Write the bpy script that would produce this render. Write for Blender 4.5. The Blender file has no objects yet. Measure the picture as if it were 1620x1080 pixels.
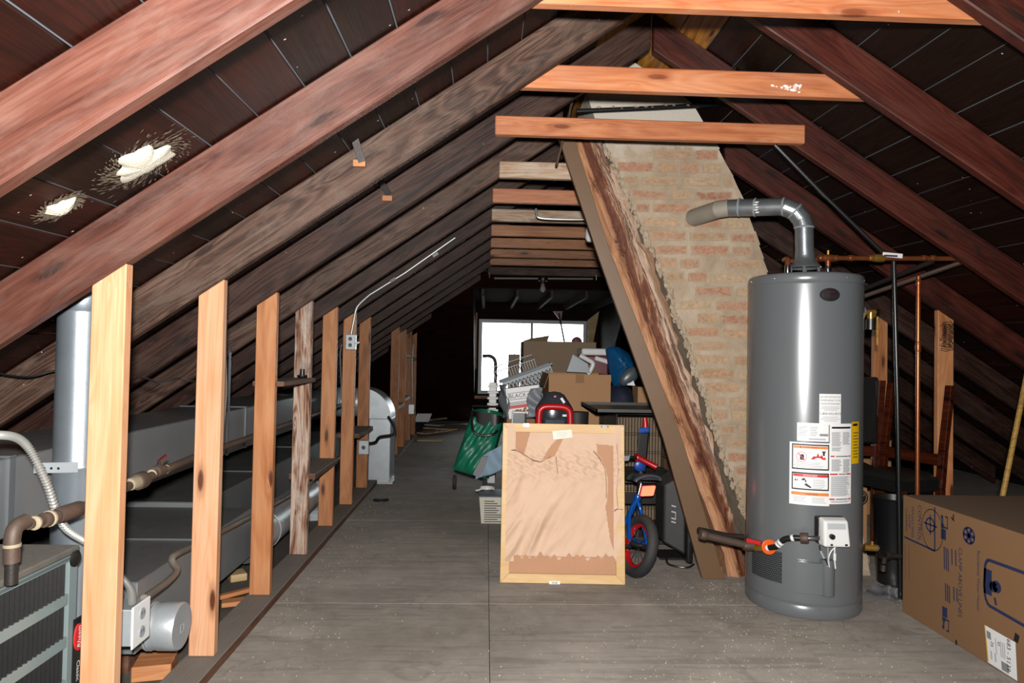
import bpy, math, random
from mathutils import Vector, Matrix
random.seed(7)
V = Vector
# ------------------------------------------------------------------ camera, world, light, exposure
CAM_YAW, CAM_PITCH, CAM_ROLL, CAM_H, FPX = .0372, .0223, .0183, 1.1019, 1080.0
def cam_axes():
    cy, sy, cp, sp = math.cos(CAM_YAW), math.sin(CAM_YAW), math.cos(CAM_PITCH), math.sin(CAM_PITCH)
    f = V((sy*cp, cy*cp, sp)); r = V((cy, -sy, 0)); u = r.cross(f)
    c, s = math.cos(CAM_ROLL), math.sin(CAM_ROLL)
    return r*c + u*s, u*c - r*s, f
CR, CU, CF = cam_axes(); CO = V((0, 0, CAM_H))
scene = bpy.context.scene
COL = scene.collection
cd = bpy.data.cameras.new('camera'); cam = bpy.data.objects.new('camera', cd); COL.objects.link(cam)
cd.sensor_fit = 'HORIZONTAL'; cd.sensor_width = 36; cd.lens = 36*FPX/1620; cd.clip_start = .05; cd.clip_end = 200
cam.matrix_world = Matrix(((CR.x, CU.x, -CF.x, CO.x), (CR.y, CU.y, -CF.y, CO.y), (CR.z, CU.z, -CF.z, CO.z), (0, 0, 0, 1)))
scene.camera = cam
w = bpy.data.worlds.new('overcast_sky'); scene.world = w; w.use_nodes = True
w.node_tree.nodes['Background'].inputs[0].default_value = (.93, .97, 1, 1)
w.node_tree.nodes['Background'].inputs[1].default_value = 8
# the photographer's flash gun on top of the camera
fl = bpy.data.lights.new('camera_flash', 'SPOT'); fl.energy = 960; fl.shadow_soft_size = .03; fl.spot_size = math.radians(165); fl.spot_blend = 1.0; fl.color = (1, .965, .92)
flo = bpy.data.objects.new('camera_flash', fl); COL.objects.link(flo); flo.location = (-.005, -.05, CAM_H + .11); flo.rotation_euler = (math.radians(90), 0, -CAM_YAW)
vs = scene.view_settings
vs.view_transform = 'Standard'; vs.look = 'None'; vs.gamma = 1; vs.use_curve_mapping = False; vs.exposure = 0.17

# ------------------------------------------------------------------ pixel helpers (1620 x 1080)
def ray(x, y): return CF + CR*((x-810)/FPX) - CU*((y-540)/FPX)
def PZ(x, y, z=0): d = ray(x, y); return CO + d*((z-CO.z)/d.z)
def PY(x, y, Y): d = ray(x, y); return CO + d*(Y/d.y)
def PX(x, y, X): d = ray(x, y); return CO + d*(X/d.x)

# ------------------------------------------------------------------ materials
ALB = .48
def lin(h):
    if isinstance(h, str):
        h = tuple(int(h[i:i+2], 16)/255 for i in (0, 2, 4))
    else:
        h = tuple(c/255 for c in h)
    return tuple(ALB*(c/12.92 if c <= .04045 else ((c+.055)/1.055)**2.4) for c in h) + (1,)
class NT:
    def __init__(s, name):
        s.m = bpy.data.materials.new(name); s.m.use_nodes = True; s.t = s.m.node_tree
        s.b = s.t.nodes['Principled BSDF']; s.out = s.t.nodes['Material Output']
    def n(s, typ, ins=None, **kw):
        nd = s.t.nodes.new('ShaderNode'+typ)
        for k, v in kw.items(): setattr(nd, k, v)
        for k, v in (ins or {}).items():
            if isinstance(v, bpy.types.NodeSocket): s.t.links.new(v, nd.inputs[k])
            else: nd.inputs[k].default_value = v
        return nd
    def math(s, op, a, b=0.0, c=None):
        i = {0: a, 1: b}
        if c is not None: i[2] = c
        return s.n('Math', i, operation=op).outputs[0]
    def mix(s, fac, a, b, mode='MIX'):
        nd = s.n('Mix', None, data_type='RGBA', blend_type=mode)
        for i, v in ((0, fac), (6, a), (7, b)):
            if isinstance(v, bpy.types.NodeSocket): s.t.links.new(v, nd.inputs[i])
            else: nd.inputs[i].default_value = v
        return nd.outputs[2]
    def ramp(s, fac, stops, interp='LINEAR'):
        nd = s.n('ValToRGB', {0: fac}); cr = nd.color_ramp; cr.interpolation = interp
        while len(cr.elements) > 1: cr.elements.remove(cr.elements[-1])
        cr.elements[0].position = stops[0][0]; cr.elements[0].color = stops[0][1]
        for p, c in stops[1:]:
            e = cr.elements.new(p); e.color = c
        return nd.outputs[0]
    def coords(s, scale=(1, 1, 1), rand=True, rot=(0, 0, 0)):
        tc = s.n('TexCoord').outputs['Object']
        if rand:
            r = s.n('ObjectInfo').outputs['Random']
            k = s.n('VectorMath', {0: r, 1: (31.7, 17.3, 23.9)}, operation='MULTIPLY').outputs[0]
            tc = s.n('VectorMath', {0: tc, 1: k}, operation='ADD').outputs[0]
        return s.n('Mapping', {0: tc, 3: scale, 2: rot}).outputs[0]
    def noise(s, vec, scale, detail=4, rough=.55, dist=0.0):
        return s.n('TexNoise', {'Vector': vec, 'Scale': scale, 'Detail': detail, 'Roughness': rough, 'Distortion': dist}).outputs[0]
    def bump(s, h, strength=.3, dist=.004):
        s.t.links.new(s.n('Bump', {'Height': h, 'Strength': strength, 'Distance': dist}).outputs[0], s.b.inputs['Normal'])
    def base(s, col): s.t.links.new(col, s.b.inputs['Base Color'])
    def set(s, **kw):
        for k, v in kw.items():
            k = k.replace('_', ' ')
            if isinstance(v, bpy.types.NodeSocket): s.t.links.new(v, s.b.inputs[k])
            else: s.b.inputs[k].default_value = v
BLK = (0, 0, 0, 1); WHT = (1, 1, 1, 1)
def g(v): return (v, v, v, 1)
def plain(name, c, rough=.5, metal=0.0, var=.18, scale=9, bump=.05, dust=0.0, dustc='8a8378', coat=0.0, spec=.5):
    """painted, moulded or bare surface: one colour with mottling, fine relief and settled dust"""
    m = NT(name); v = m.coords()
    n1 = m.noise(v, scale, 5); c = lin(c)
    k = m.ramp(n1, [(.25, g(1-var)), (.75, WHT)])
    col = m.mix(1.0, c, k, 'MULTIPLY')
    if dust:
        nz = m.noise(v, scale*4, 6, .7)
        nrm = m.n('NewGeometry').outputs['Normal']
        up = m.n('SeparateXYZ', {0: nrm}).outputs[2]
        f = m.math('MULTIPLY', m.math('MULTIPLY_ADD', up, .8, .2), m.math('MULTIPLY', nz, dust*1.6))
        f.node.use_clamp = True
        col = m.mix(f, col, lin(dustc))
    m.base(col); m.set(Roughness=rough, Metallic=metal, Coat_Weight=coat, Specular_IOR_Level=spec*.7)
    if bump: m.bump(m.noise(v, scale*7, 3), bump, .003)
    return m.m
def wood(name, c1, c2, c3, rough=.6, knot='3a1c10', weather=0.0, wcol='8d7d70', grain=1.0, speck=0.0, spec=.3, knots=.5, scale=1.0, dust=0.0):
    """lumber with the grain along local X"""
    m = NT(name); v0 = m.coords()
    big = m.noise(m.coords((.8*scale, 6*scale, 6*scale)), 1.5, 5, .6, 1.2)
    fine = m.noise(m.coords((3.0*scale, 210*scale, 210*scale)), 1.0, 4, .6, .2)
    ctr = m.n('Mapping', {0: m.coords(), 3: (.45*scale, 5*scale, 5*scale)}).outputs[0]
    sx = m.n('SeparateXYZ', {0: m.coords()})
    kv = m.n('CombineXYZ', {0: m.math('MULTIPLY', sx.outputs[0], 2.4*scale), 1: m.math('MULTIPLY', m.math('ADD', sx.outputs[1], sx.outputs[2]), 9*scale)}).outputs[0]
    vo = m.n('TexVoronoi', {'Vector': kv, 'Scale': 1.0, 'Randomness': 1.0}, voronoi_dimensions='2D')
    d = vo.outputs['Distance']; keep = m.n('SeparateColor', {0: vo.outputs['Color']}).outputs[0]
    dk = m.math('ADD', d, m.math('MULTIPLY', m.math('GREATER_THAN', keep, knots), 2.0))
    # growth bands that bend round the knots
    bend = m.math('DIVIDE', .05, m.math('ADD', d, .12))
    w0 = m.noise(ctr, 1.3, 3, .5, .6)
    wv = m.math('SINE', m.math('MULTIPLY', m.math('ADD', w0, m.math('MULTIPLY', bend, .35)), 95.0))
    wv = m.math('MULTIPLY_ADD', wv, .5, .5)
    f = m.math('ADD', m.math('MULTIPLY', big, .62), m.math('ADD', m.math('MULTIPLY', m.math('SUBTRACT', fine, .5), .42*grain), m.math('MULTIPLY', wv, .16*grain)))
    col = m.ramp(f, [(.2, lin(c1)), (.42, lin(c2)), (.72, lin(c3))])
    kf = m.ramp(dk, [(.05, WHT), (.08, g(.85)), (.10, g(.4)), (.2, BLK)])
    col = m.mix(kf, col, lin(knot))
    if weather:
        wn = m.noise(m.coords((2.0, 7, 7)), 2.2, 8, .7, .8)
        col = m.mix(m.math('MULTIPLY', m.ramp(wn, [(.46, BLK), (.64, WHT)]), weather), col, lin(wcol))
        wd = m.noise(m.coords((1.0, 5, 5)), 2.9, 6, .7, .5)
        col = m.mix(m.math('MULTIPLY', m.ramp(wd, [(.52, BLK), (.7, WHT)]), weather*.9), col, lin(c1))
    if speck:
        sn = m.n('TexVoronoi', {'Vector': m.coords((60, 44, 44)), 'Scale': .45, 'Randomness': 1.0})
        sk = m.n('SeparateColor', {0: sn.outputs['Color']})
        sf = m.math('MULTIPLY', m.math('LESS_THAN', sn.outputs['Distance'], m.math('MULTIPLY', sk.outputs[1], .085)), m.math('GREATER_THAN', sk.outputs[0], 1-.8*speck))
        col = m.mix(m.math('MULTIPLY', sf, .85), col, lin('d9cdb8'))
    if dust:
        up = m.n('SeparateXYZ', {0: m.n('NewGeometry').outputs['Normal']}).outputs[2]
        df = m.math('MULTIPLY', m.math('GREATER_THAN', up, .5), m.math('MULTIPLY_ADD', m.noise(v0, 12, 5, .7), .5, dust-.25)); df.node.use_clamp = True
        col = m.mix(df, col, lin('857e77'))
    m.base(col); m.set(Roughness=m.math('MULTIPLY_ADD', fine, .3, rough-.15), Specular_IOR_Level=spec*.7)
    m.bump(m.math('ADD', m.math('MULTIPLY', fine, .8), m.math('ADD', m.math('MULTIPLY', wv, .3*grain), m.math('MULTIPLY', kf, -.5))), .3*grain, .004)
    return m.m
M = {}
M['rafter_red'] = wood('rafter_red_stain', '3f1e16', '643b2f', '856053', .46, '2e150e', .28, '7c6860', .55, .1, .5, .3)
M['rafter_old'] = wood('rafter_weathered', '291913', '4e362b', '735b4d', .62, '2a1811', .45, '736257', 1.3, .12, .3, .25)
M['rafter_dark'] = wood('rafter_dark_brown', '180b07', '371e16', '543a2f', .58, '180c08', .4, '54443b', 1.1, .1, .3, .25)
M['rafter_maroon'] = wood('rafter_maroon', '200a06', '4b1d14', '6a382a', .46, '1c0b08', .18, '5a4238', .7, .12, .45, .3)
M['deck'] = wood('roof_board_dark', '120502', '2b0e07', '3f180c', .4, '090302', .1, '21140e', .6, .6, .25, .25)
M['deck_grey'] = wood('roof_board_grey_brown', '0e0603', '1c0d07', '2b1912', .45, '090403', .15, '221813', .6, .6, .25, .2)
M['deck_new'] = wood('roof_board_amber', '7a4518', 'b0742c', 'cf9440', .45, '3a1c08', .1, '8d7d70', 1.2, .1)
M['tie'] = wood('collar_tie_orange', 'a85c38', 'c88156', 'dba27c', .4, '7d3f22', .15, 'c0aa9a', .6, .15, .5, .45)
M['tie_old'] = wood('collar_tie_brown', '8a5230', 'ba7c4d', 'd09a6a', .5, '4a2716', .2, 'a89684', .7, .2, .4, .4)
M['tie_pale'] = wood('collar_tie_whitewashed', '8f6c50', 'bfa186', 'd6c4ae', .6, '7a3d20', .5, 'd8d0c2', .9, .3)
M['stud'] = wood('stud_pale_pine', 'cb8d61', 'dba680', 'e8c1a2', .5, '5a2a12', .08, 'c9b49c', .6, .06, .3, .3)
M['stud_warm'] = wood('stud_warm_pine', 'ad6a3f', 'ca8b5c', 'dba77b', .5, '5a2a12', .1, 'c9b49c', .6, .06, .3, .4)
M['stud_old'] = wood('stud_rough_sawn', '54281a', '9c6c50', 'cbb09a', .65, '3a190e', .7, 'd9ccc0', 2.2, .6, .3, .8)
M['stud_far'] = wood('stud_brown_pine', '8a5230', 'b27545', 'c8905f', .55, '4a2413', .1, 'b09a82', .7, .1, .3, .4)
def mk_post():
    m = NT('post_barky_timber'); y = m.n('SeparateXYZ', {0: m.n('TexCoord').outputs['Object']}).outputs[1]
    n1 = m.noise(m.coords((1.4, 9, 9), False), 1.6, 7, .7, 1.2); n2 = m.noise(m.coords((2.5, 60, 60), False), 1.2, 5, .65)
    t = m.math('ADD', m.math('DIVIDE', y, .165), m.math('MULTIPLY', m.math('SUBTRACT', n1, .5), 1.5))
    c = m.ramp(t, [(.02, lin('c9946e')), (.2, lin('a8734f')), (.32, lin('5a2a18')), (.5, lin('7d4a30')), (.58, lin('c09a7e')), (.66, lin('5f2f1c')), (.8, lin('d4b9a2')), (1, lin('b08566'))])
    c = m.mix(.6, c, m.ramp(n2, [(.3, g(.45)), (.65, g(1.15))]), 'MULTIPLY')
    m.base(c); m.set(Roughness=.7, Specular_IOR_Level=.25); m.bump(m.math('ADD', n1, n2), .8, .008); return m.m
M['post'] = mk_post()
M['plate'] = wood('sole_plate_dusty', '4a2a1c', '744a34', '8a6048', .7, '3a2a20', .3, '77706a', .8, .2, .3, .4, 1.0, .95)
M['scrap'] = wood('scrap_wood', 'a98a5c', 'c9ad80', 'dcc7a0', .6, '7d5a35', .15, 'cfc4b0', .6, .2)
M['chairwood'] = wood('chair_cherry_wood', '2a0e06', '4d1f0e', '693119', .35, '1f0a04', 0, '8d7d70', .6)
M['framewood'] = wood('picture_frame_pine', 'd9ad74', 'e8c590', 'f2d7aa', .5, 'b07f4a', 0, 'c9b49c', .4, .1, knots=.1)
M['stick'] = wood('broom_handle_wood', '8a6a30', 'b08a45', 'c9a35c', .4, '5a3a1a', 0)
M['brownpaint'] = plain('brown_paint', '6f5238', .45, 0, .12, 6, .05, .25, '9a8a76')
M['dope'] = plain('thread_dope', 'a3967c', .7)
M['flue'] = plain('flue_pipe_steel', 'c3d0dc', .33, .8, .15, 14, .06, .08, 'a7a7a4')
M['galv'] = plain('galvanised_steel', 'd3dbe1', .36, .55, .18, 14, .08, .12, 'a7a7a4')
M['galv_dull'] = plain('dull_galvanised_steel', '8c9297', .42, .55, .25, 6, .08, .35, '7b7875')
M['duct'] = plain('dusty_duct_steel', 'a3a9ad', .42, .5, .3, 3, .06, .85, '7d7977')
M['ventpipe'] = plain('vent_pipe_steel', 'b4bbc1', .3, .8, .25, 22, .12, .15, '8b8a86')
M['ventdirty'] = plain('vent_pipe_mortar_smeared', 'a29a8c', .7, .2, .2, 12, .2, .3)
M['iron'] = plain('black_iron_pipe', '3b3634', .5, .6, .3, 20, .15, .35, '6a6058')
M['ironbrown'] = plain('rusty_iron_pipe', '5c4a40', .6, .35, .3, 16, .2, .4, '7a6a60')
M['blackpipe'] = plain('black_painted_pipe', '17191b', .3, .2, .2, 20, .05, .1)
M['conduit'] = plain('conduit_steel', 'c9cac6', .35, .6, .15, 18, .05, .2)
M['conduit_grey'] = plain('dusty_conduit', '8a8278', .55, .5, .2, 18, .08, .5)
M['copper'] = plain('copper_pipe', 'b5683f', .3, .7, .35, 30, .05, .1, '6a4a38')
M['brass'] = plain('brass_fitting', 'c99a4a', .28, .75, .2, 30, .05)
M['chrome'] = plain('bright_metal', 'd8dadd', .2, 1, .1, 20, .02)
M['heater'] = plain('heater_grey_enamel', '75797d', .24, .25, .04, 5, .01, .03, '8a8378', spec=.6)
M['heater_dark'] = plain('heater_dark_enamel', '2d3033', .4, .2, .1, 9)
M['white'] = plain('white_plastic', 'e9eaea', .35, 0, .05, 8, .02)
M['paper'] = plain('label_paper', 'f3f4f5', .45, 0, .03, 8, .01)
M['yellow'] = plain('yellow_label', 'e8b800', .45, 0, .05)
M['ink'] = plain('black_ink', '17171a', .6, 0, .05, bump=0)
M['inkgrey'] = plain('grey_print', '8d9094', .6, 0, .05, bump=0)
M['inklight'] = plain('light_grey_print', 'b9bdc2', .6, 0, .05, bump=0)
M['inkred'] = plain('red_print', 'd62a2a', .5, 0, .05, bump=0)
M['inkorange'] = plain('orange_print', 'f08a3a', .5, 0, .05, bump=0)
M['inkblue'] = plain('blue_print', '252e55', .6, 0, .1, bump=0)
M['badge'] = plain('dark_badge', '2b2629', .35, .2, .1)
M['black'] = plain('black_plastic', '121315', .38, 0, .2, 12, .05, .12)
M['blackmatte'] = plain('black_matte_plastic', '1a1b1d', .6, 0, .2, 12, .06, .3)
M['tray'] = plain('dusty_black_tray', '17181a', .5, 0, .2, 12, .06, .7, 'a09a90')
M['rubber'] = plain('tyre_rubber', '26272a', .75, 0, .2, 20, .2, .35, '6a655e')
M['leather'] = plain('black_vinyl', '151617', .32, 0, .2, 16, .1, .1)
M['red'] = plain('red_plastic', 'c4161c', .35, 0, .1, 10, .03)
M['blue'] = plain('blue_gloss_paint', '0f5fc4', .22, .3, .1, 10, .02, coat=.5)
M['bluedark'] = plain('blue_plastic', '1b4fae', .35, 0, .1)
M['greyplastic'] = plain('grey_plastic', 'a2aab2', .45, 0, .1, 8, .03, .15)
M['greydark'] = plain('slate_grey_plastic', '4b555d', .35, 0, .15, 10, .03, .15)
M['slate'] = plain('navy_gloss_plastic', '26323f', .22, 0, .15, 10, .03, .2, coat=.4)
M['furnace'] = plain('furnace_teal_grey_paint', '93a5a6', .35, .3, .08, 7, .02, .15)
M['furnace_top'] = plain('furnace_dusty_top', '6c6a66', .7, .2, .3, 18, .1, .6)
M['card'] = plain('cardboard', 'b98a5e', .75, 0, .1, 5, .08, .15, 'a0917c')
M['card_dark'] = plain('cardboard_brown', '9c7148', .75, 0, .12, 5, .08, .25, '8f8374')
M['card_grey'] = plain('cardboard_grey_brown', '8a735a', .75, 0, .12, 5, .08, .3)  # greyer board in one base colour
M['carton'] = plain('heater_carton_board', '8d6743', .7, 0, .08, 4, .05, .5, '6d665f')
M['kraft'] = plain('kraft_paper', 'e6c2a5', .7, 0, .10, 9, .12)
M['kraftboard'] = plain('corrugated_backing', 'd9a683', .7, 0, .1, 6, .05)
M['maroon'] = plain('maroon_plastic', '6d1220', .35, 0, .1)
M['navy'] = plain('navy_fabric', '141c38', .8, 0, .2, 30, .3)
M['bluebag'] = plain('blue_plastic_bag', '15588c', .35, 0, .2, 8, .1)
M['green'] = plain('green_ripstop', '1f8f6c', .4, 0, .3, 9, .15)
M['cloth'] = plain('pale_blue_cloth', 'a9c6de', .85, 0, .12, 20, .2)
M['clothgrey'] = plain('grey_cloth', 'a3a2a8', .85, 0, .2, 20, .2)
M['wrap'] = plain('grey_bubble_wrap', '8d949c', .3, 0, .25, 40, .6)
M['foam'] = plain('dried_foam', 'd6d0bf', .9, 0, .2, 30, .8)
M['foamdirt'] = plain('dirty_foam', '8a7c68', .9, 0, .3, 40, .8)
M['disc'] = plain('dark_iron_disc', '1c1b1b', .5, .3, .2)
M['foil'] = plain('crinkled_foil', 'c7ced4', .28, .7, .3, 30, 1.0)
M['film'] = plain('clear_film_sheet', 'b3b6ba', .15, .3, .3, 10, .3)
M['mirrorblack'] = plain('tv_black_gloss', '101217', .28, 0, .15, 10, .02, .2)
def mk_brick():
    m = NT('old_common_brick'); r = m.n('ObjectInfo').outputs['Random']; v = m.coords((2.6, 1, 1))
    c = m.ramp(r, [(0, lin('bd9676')), (.15, lin('cbab8a')), (.3, lin('bd8a70')), (.45, lin('c9ae8d')), (.6, lin('b47d66')), (.75, lin('cfae86')), (.88, lin('b28570')), (1, lin('c09a74'))])
    n1 = m.noise(v, 3.2, 7, .7, .6); c = m.mix(.85, c, m.ramp(n1, [(.25, g(.42)), (.68, g(1.12))]), 'MULTIPLY')
    xyz = m.n('SeparateXYZ', {0: m.n('TexCoord').outputs['Object']})
    ex = m.math('POWER', m.math('MULTIPLY', m.math('ABSOLUTE', xyz.outputs[0]), 2.0), 8.0); ez = m.math('POWER', m.math('MULTIPLY', m.math('ABSOLUTE', xyz.outputs[2]), 2.0), 3.0)
    sm_ = m.noise(v, 2.4, 7, .72, .5)
    e = m.math('ADD', m.math('MULTIPLY', m.math('MAXIMUM', ex, ez), .30), m.math('ADD', sm_, m.math('MULTIPLY', m.math('SUBTRACT', r, .5), .14)))
    c = m.mix(m.ramp(e, [(.50, BLK), (.70, g(.92))]), c, lin('b09e86'))
    m.base(c); m.set(Roughness=.9, Specular_IOR_Level=.2); m.bump(n1, .6, .006); return m.m
def mk_mortar():
    m = NT('smeared_mortar'); v = m.coords(rand=False)
    n1 = m.noise(v, 7, 6, .65, .4); n2 = m.noise(v, 60, 4)
    c = m.ramp(n1, [(.25, lin('97836c')), (.5, lin('b19e88')), (.75, lin('c6b6a2'))])
    z = m.n('SeparateXYZ', {0: m.n('TexCoord').outputs['Object']}).outputs[2]
    pl = m.ramp(m.math('ADD', z, m.math('MULTIPLY', n1, .25)), [(0, BLK), (1, WHT)])
    pm = m.n('MapRange', {0: m.math('ADD', z, m.math('MULTIPLY', n1, .3)), 1: 2.32, 2: 2.42, 3: 0, 4: 1}).outputs[0]
    c = m.mix(pm, c, lin('cdc6bb'))
    m.base(c); m.set(Roughness=.95, Specular_IOR_Level=.15); m.bump(m.math('ADD', n1, m.math('MULTIPLY', n2, .4)), .7, .008); return m.m
M['brick'] = mk_brick(); M['mortar'] = mk_mortar()
def mk_floor(name, a, b, c, wear):
    m = NT(name); v = m.coords(rand=False); r = m.coords((.6, 9, 1))
    n1 = m.noise(v, 1.3, 6, .65, .6); n2 = m.noise(v, 9, 6, .7, .3); gr = m.noise(r, 3, 4, .6, 1.0); sp = m.noise(v, 140, 2)
    col = m.ramp(m.math('ADD', m.math('MULTIPLY', n1, .6), m.math('MULTIPLY', n2, .4)), [(.3, lin(a)), (.5, lin(b)), (.7, lin(c))])
    col = m.mix(m.math('MULTIPLY', m.ramp(gr, [(.52, BLK), (.62, WHT)]), .25), col, lin('5c524a'))
    pt = m.noise(v, .9, 5, .6, .9); col = m.mix(.75, col, m.ramp(pt, [(.35, (.74, .71, .68, 1)), (.62, WHT)]), 'MULTIPLY')
    ring = m.noise(v, 2.6, 3, .5, .8)
    col = m.mix(m.math('MULTIPLY', m.ramp(ring, [(.60, BLK), (.61, WHT), (.625, BLK)]), .22), col, lin('4a423a'))
    col = m.mix(m.math('MULTIPLY', m.ramp(sp, [(.66, BLK), (.74, WHT)]), wear), col, lin('b3aa9c'))
    m.base(col); m.set(Roughness=.8, Specular_IOR_Level=.25); m.bump(m.math('ADD', n2, m.math('MULTIPLY', sp, .3)), .25, .004); return m.m
M['floor'] = mk_floor('worn_plywood_floor', '938c85', 'b3aba2', 'cec5b9', .3)
M['floorgrit'] = mk_floor('gritty_floor', '877c6d', '9d917f', 'b3a792', .7)
M['floordark'] = mk_floor('dark_subfloor', '4a4541', '5f5953', '726b63', .5)
def mk_glass():
    m = NT('window_glass'); t = m.t
    tr = m.n('BsdfTransparent', {0: (.96, .98, .98, 1)}); gl = m.n('BsdfGlossy', {0: (1, 1, 1, 1), 1: .02})
    fr = m.n('Fresnel', {0: 1.45}); mx = m.n('MixShader', {0: fr.outputs[0], 1: tr.outputs[0], 2: gl.outputs[0]})
    t.links.new(mx.outputs[0], m.out.inputs[0]); return m.m
M['glass'] = mk_glass()
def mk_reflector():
    m = NT('red_reflector_flash_glow'); m.set(Base_Color=lin('ff2a12'), Roughness=.2, Emission_Color=(1, .10, .05, 1), Emission_Strength=4.0); return m.m  # emission imitates the flash glow thrown back by an unlit reflector
M['reflectorglow'] = mk_reflector()
def mk_bulb():
    m = NT('clear_bulb_glass'); m.set(Base_Color=lin('e6e6e0'), Roughness=.08, Transmission_Weight=.6); return m.m
M['bulb'] = mk_bulb()

# ------------------------------------------------------------------ mesh building
class MB:
    def __init__(s): s.v = []; s.f = []
    def add(s, vs, fs):
        o = len(s.v); s.v += [V(p) for p in vs]; s.f += [tuple(i+o for i in f) for f in fs]; return s
    def hexa(s, p):  # 4 bottom + 4 top, same winding
        return s.add(p, [(3, 2, 1, 0), (4, 5, 6, 7), (0, 1, 5, 4), (1, 2, 6, 5), (2, 3, 7, 6), (3, 0, 4, 7)])
    def box(s, lo, hi):
        a, b = V(lo), V(hi)
        return s.hexa([(a.x, a.y, a.z), (b.x, a.y, a.z), (b.x, b.y, a.z), (a.x, b.y, a.z), (a.x, a.y, b.z), (b.x, a.y, b.z), (b.x, b.y, b.z), (a.x, b.y, b.z)])
    def obox(s, c, ax, ay, az):  # centre and half-axis vectors
        c, ax, ay, az = V(c), V(ax), V(ay), V(az)
        return s.hexa([c-ax-ay-az, c+ax-ay-az, c+ax+ay-az, c-ax+ay-az, c-ax-ay+az, c+ax-ay+az, c+ax+ay+az, c-ax+ay+az])
    def bar(s, a, b, w, t, up=(0, 0, 1)):
        a, b, up = V(a), V(b), V(up); d = (b-a); l = d.length; d.normalize()
        sd = d.cross(up).normalized(); u = sd.cross(d)
        return s.obox((a+b)/2, d*(l/2), sd*(t/2), u*(w/2))
    def prism(s, pts, off):
        n = len(pts); off = V(off); a = [V(p) for p in pts]
        return s.add(a+[p+off for p in a], [tuple(reversed(range(n))), tuple(range(n, 2*n))]+[(i, (i+1) % n, n+(i+1) % n, n+i) for i in range(n)])
    def tube(s, path, r, n=8, caps=True, closed=False):
        P = [V(p) for p in path]; k = len(P); R = r if isinstance(r, (list, tuple)) else [r]*k
        T = []
        for i in range(k):
            if closed: d = P[(i+1) % k]-P[i-1]
            else: d = P[min(i+1, k-1)]-P[max(i-1, 0)]
            T.append(d.normalized())
        a = T[0].orthogonal().normalized(); vs = []
        for i in range(k):
            a = (a - T[i]*a.dot(T[i])).normalized(); b = T[i].cross(a)
            vs += [P[i]+(a*math.cos(2*math.pi*j/n)+b*math.sin(2*math.pi*j/n))*R[i] for j in range(n)]
        fs = []
        for i in range(k if closed else k-1):
            i2 = (i+1) % k
            fs += [(i*n+j, i*n+(j+1) % n, i2*n+(j+1) % n, i2*n+j) for j in range(n)]
        if caps and not closed: fs += [tuple(reversed(range(n))), tuple((k-1)*n+j for j in range(n))]
        return s.add(vs, fs)
    def cyl(s, a, b, r, r2=None, n=20): return s.tube([a, b], [r, r if r2 is None else r2], n)
    def lathe(s, prof, origin=(0, 0, 0), axis=(0, 0, 1), n=32, cap=True):
        o = V(origin); ax = V(axis).normalized(); a = ax.orthogonal().normalized(); b = ax.cross(a); vs = []
        for r, z in prof: vs += [o+ax*z+(a*math.cos(2*math.pi*j/n)+b*math.sin(2*math.pi*j/n))*max(r, 1e-4) for j in range(n)]
        fs = []
        for i in range(len(prof)-1): fs += [(i*n+j, i*n+(j+1) % n, (i+1)*n+(j+1) % n, (i+1)*n+j) for j in range(n)]
        if cap: fs += [tuple(reversed(range(n))), tuple((len(prof)-1)*n+j for j in range(n))]
        return s.add(vs, fs)
    def grid(s, nu, nv, fn, mask=None):
        vs = [fn(i/nu, j/nv) for j in range(nv+1) for i in range(nu+1)]
        fs = [(j*(nu+1)+i, j*(nu+1)+i+1, (j+1)*(nu+1)+i+1, (j+1)*(nu+1)+i) for j in range(nv) for i in range(nu) if mask is None or mask((i+.5)/nu, (j+.5)/nv)]
        return s.add(vs, fs)
    def sphere(s, c, r, nu=14, nv=9, fn=None):
        c = V(c); r = V(r) if not isinstance(r, (int, float)) else V((r, r, r)); vs = []
        for j in range(nv+1):
            t = math.pi*j/nv
            for i in range(nu):
                p = 2*math.pi*i/nu; d = V((math.sin(t)*math.cos(p), math.sin(t)*math.sin(p), math.cos(t)))
                k = fn(d) if fn else 1
                vs.append(c+V((d.x*r.x, d.y*r.y, d.z*r.z))*k)
        return s.add(vs, [(j*nu+i, (j+1)*nu+i, (j+1)*nu+(i+1) % nu, j*nu+(i+1) % nu) for j in range(nv) for i in range(nu)])
    def build(s, name, mat, parent=None, smooth=False, bevel=0.0, seg=2, local=False, solid=0.0):
        me = bpy.data.meshes.new(name); loc = V((0, 0, 0))
        if parent is not None:
            off = V((0, 0, 0)) if local else rootloc(parent)
        else:
            lo = [min(p[i] for p in s.v) for i in range(3)]; hi = [max(p[i] for p in s.v) for i in range(3)]
            off = V(((lo[0]+hi[0])/2, (lo[1]+hi[1])/2, lo[2])); loc = off
        me.from_pydata([tuple(p-off) for p in s.v], [], s.f); me.validate(); me.update()
        me.materials.append(M[mat] if isinstance(mat, str) else mat)
        if smooth:
            me.shade_smooth(); me.set_sharp_from_angle(angle=.7)
        o = bpy.data.objects.new(name, me); COL.objects.link(o); o.location = loc
        if parent is not None: o.parent = parent
        if solid:
            md = o.modifiers.new('thick', 'SOLIDIFY'); md.thickness = solid; md.offset = 0
        if bevel:
            md = o.modifiers.new('bevel', 'BEVEL'); md.width = bevel; md.segments = seg; md.limit_method = 'ANGLE'; md.angle_limit = .6
        return o
def rootloc(o):
    p = V((0, 0, 0))
    while o is not None: p = p + o.location; o = o.parent
    return p
def tag(o, label=None, cat=None, group=None, kind=None):
    if label: o['label'] = label
    if cat: o['category'] = cat
    if group: o['group'] = group
    if kind: o['kind'] = kind
    return o
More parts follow.
